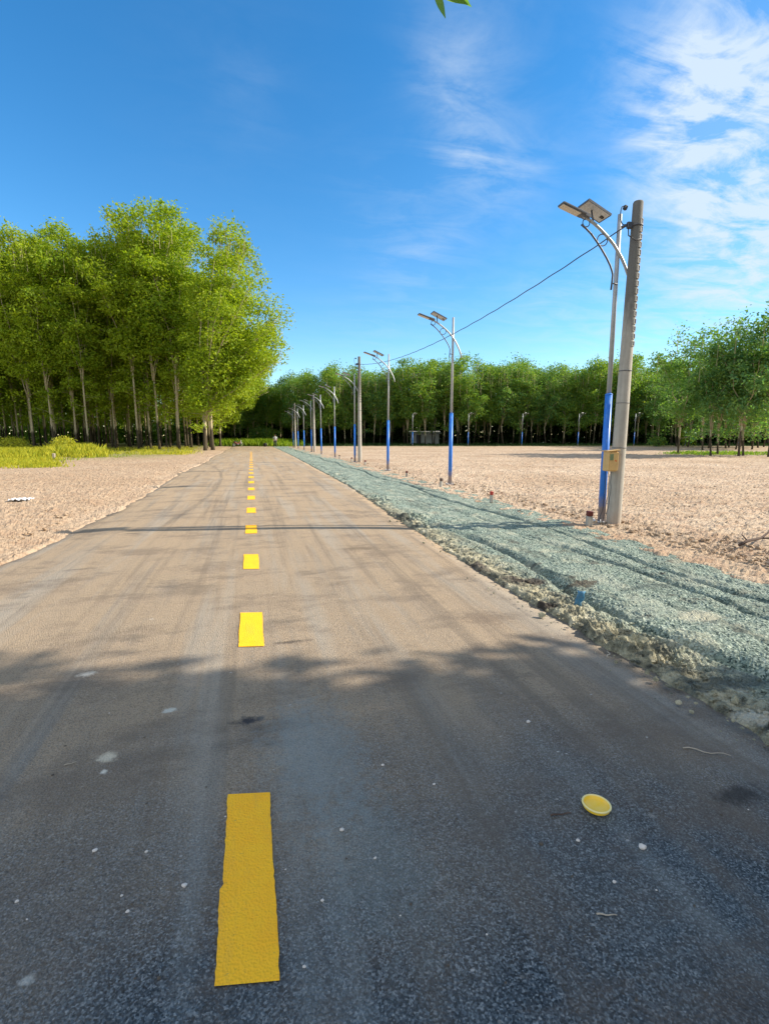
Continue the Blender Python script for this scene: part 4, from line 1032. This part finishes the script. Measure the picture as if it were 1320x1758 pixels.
def pebble(px, py, r, mat, lb, name='pebble', sq=(1,.8,.6), grp=None):
    b = MB(); b.blob((0,0,r*.45), r, random.Random(px), .18, 2, sq); return put(b, name, M[mat], px, py, lb, 'pebble', 0, 0, grp)
pebble(1101,1467,.0135,'pebble','white pebble below and right of the yellow lid')
pebble(587,1439,.009,'pebble','small pinkish white pebble right of the nearest yellow dash')
pebble(928,1462,.009,'dirtclod','small black clod below the dark stick')
pebble(991,1455,.007,'pebble','tiny white chip between the stick and the white pebble')
pebble(1053,1527,.006,'pebble','tiny white chip above the short pale stick')
pebble(906,1248,.011,'pebble','pale pebble on the shaded asphalt, right of centre')
pebble(657,1325,.008,'pebble','little pale pebble on the bluish asphalt right of the centre line')
pebble(318,1535,.009,'pebble','little white pebble left of the nearest yellow dash')
pebble(165,1474,.009,'pebble','small white chip on the dark asphalt at the lower left')
rg = random.Random(21)
grit = [pebble(int(rg.uniform(20,1290)), int(rg.uniform(1180,1740)), rg.uniform(.003,.0065), rg.choice(['pebble','dirtclod','dirtclod']), 'tiny loose stone chip scattered on the shaded asphalt', 'stone_chip', grp='loose chips on the near asphalt') for _ in range(46)]
# blue scrap and white rag
b = MB(); vs = []; fs = []
for i in range(6):
    for j in range(4): vs.append((j*.022+.006*math.sin(i*2+j), .01*math.sin(i*1.7+j*2), i*.028))
for i in range(5):
    for j in range(3): a = i*4+j; fs.append((a,a+1,a+5,a+4))
b.add(vs, fs, True); o = b.build('plastic_scrap', M['bluescrap']); p = ground(984,1050); o.location = (p.x,p.y,.06); o.rotation_euler = (R(12),R(8),-YAW)
so = o.modifiers.new('s','SOLIDIFY'); so.thickness = .003
tag(o, 'small blue plastic scrap sticking up from the crushed stone verge', 'scrap')
def rag(px, py, s, lb, z=.06):
    b = MB(); vs = []; fs = []; rg_ = random.Random(px); n = 12
    for i in range(n):
        for j in range(n): vs.append(((i/(n-1)-.5)*s+rg_.uniform(-.01,.01), (j/(n-1)-.5)*s*.7+rg_.uniform(-.01,.01), .04*abs(math.sin(i*1.1+j*.7))+rg_.uniform(0,.03)))
    for i in range(n-1):
        for j in range(n-1): a = i*n+j; fs.append((a,a+n,a+n+1,a+1))
    b.add(vs, fs); o = b.build('plastic_bag', M['rag']); p = ground(px, py); o.location = (p.x,p.y,z); so = o.modifiers.new('s','SOLIDIFY'); so.thickness = .004; tag(o, lb, 'plastic bag')
rag(38,864,.42,'crumpled white plastic bag on the soil at the left')
# wooden stub at the left
p = ground(94,792); t = MB(); t.box((0,0,.22),(.14,.12,.5),(R(3),R(2),0),.01); o = t.build('wooden_stub', M['stickpale']); o.location = (p.x,p.y,.02); tag(o, 'weathered wooden stub standing in the weeds at the left', 'stub')

# clods on the crumbled border and on the field
def clods(name, n, fn, mat, lb, rr_):
    import bmesh
    rg_ = random.Random(n); bm = bmesh.new(); bmesh.ops.create_icosphere(bm, subdivisions=1, radius=1); iv = np.array([v.co[:] for v in bm.verts]); fi = np.array([[v.index for v in f.verts] for f in bm.faces]); bm.free()
    rs = np.random.RandomState(n); V = []; F = []; k = 0
    while k < n:
        q = fn(rg_)
        if q is None: continue
        r = rr_[0]*(rr_[1]/rr_[0])**(rg_.random()**2); v = iv*(1+.35*rs.normal(size=(len(iv),1))*.6)*r*rs.uniform(.6,1.3,3)*np.array([1,1,.7]); V.append(v+np.array(q)+np.array([0,0,r*.2])); F.append(fi+k*len(iv)); k += 1
    o = link(bpy.data.objects.new(name, npmesh(name, np.concatenate(V), np.concatenate(F), mat))); tag(o, lb, 'clods', kind='stuff')
def fborder(r):
    y = .9*math.exp(r.random()*math.log(22)); x = float(road_r(np.array([y]))[0])+r.gauss(.22,.16)
    return (x, y, .02) if x < 3.4*C else None
clods('border_clods', 1500, fborder, M['verge'], 'crumbled stones and clods along the broken verge border', (.005,.028))
def ffield(r):
    y = 3*math.exp(r.random()*math.log(12)); x = 3.75*C+r.random()**1.3*y*1.2
    return (x, y, .04)
clods('field_clods', 14000, ffield, M['soil'], 'countless clods of dry soil strewn over the right field', (.007,.045))
def fleft(r):
    y = 3*math.exp(r.random()*math.log(14)); x = -2.15*C-r.random()**1.2*y*.5
    return (x, y, .05)
clods('shoulder_clods', 6000, fleft, M['soil'], 'clods of dry soil strewn over the left road shoulder', (.006,.035))
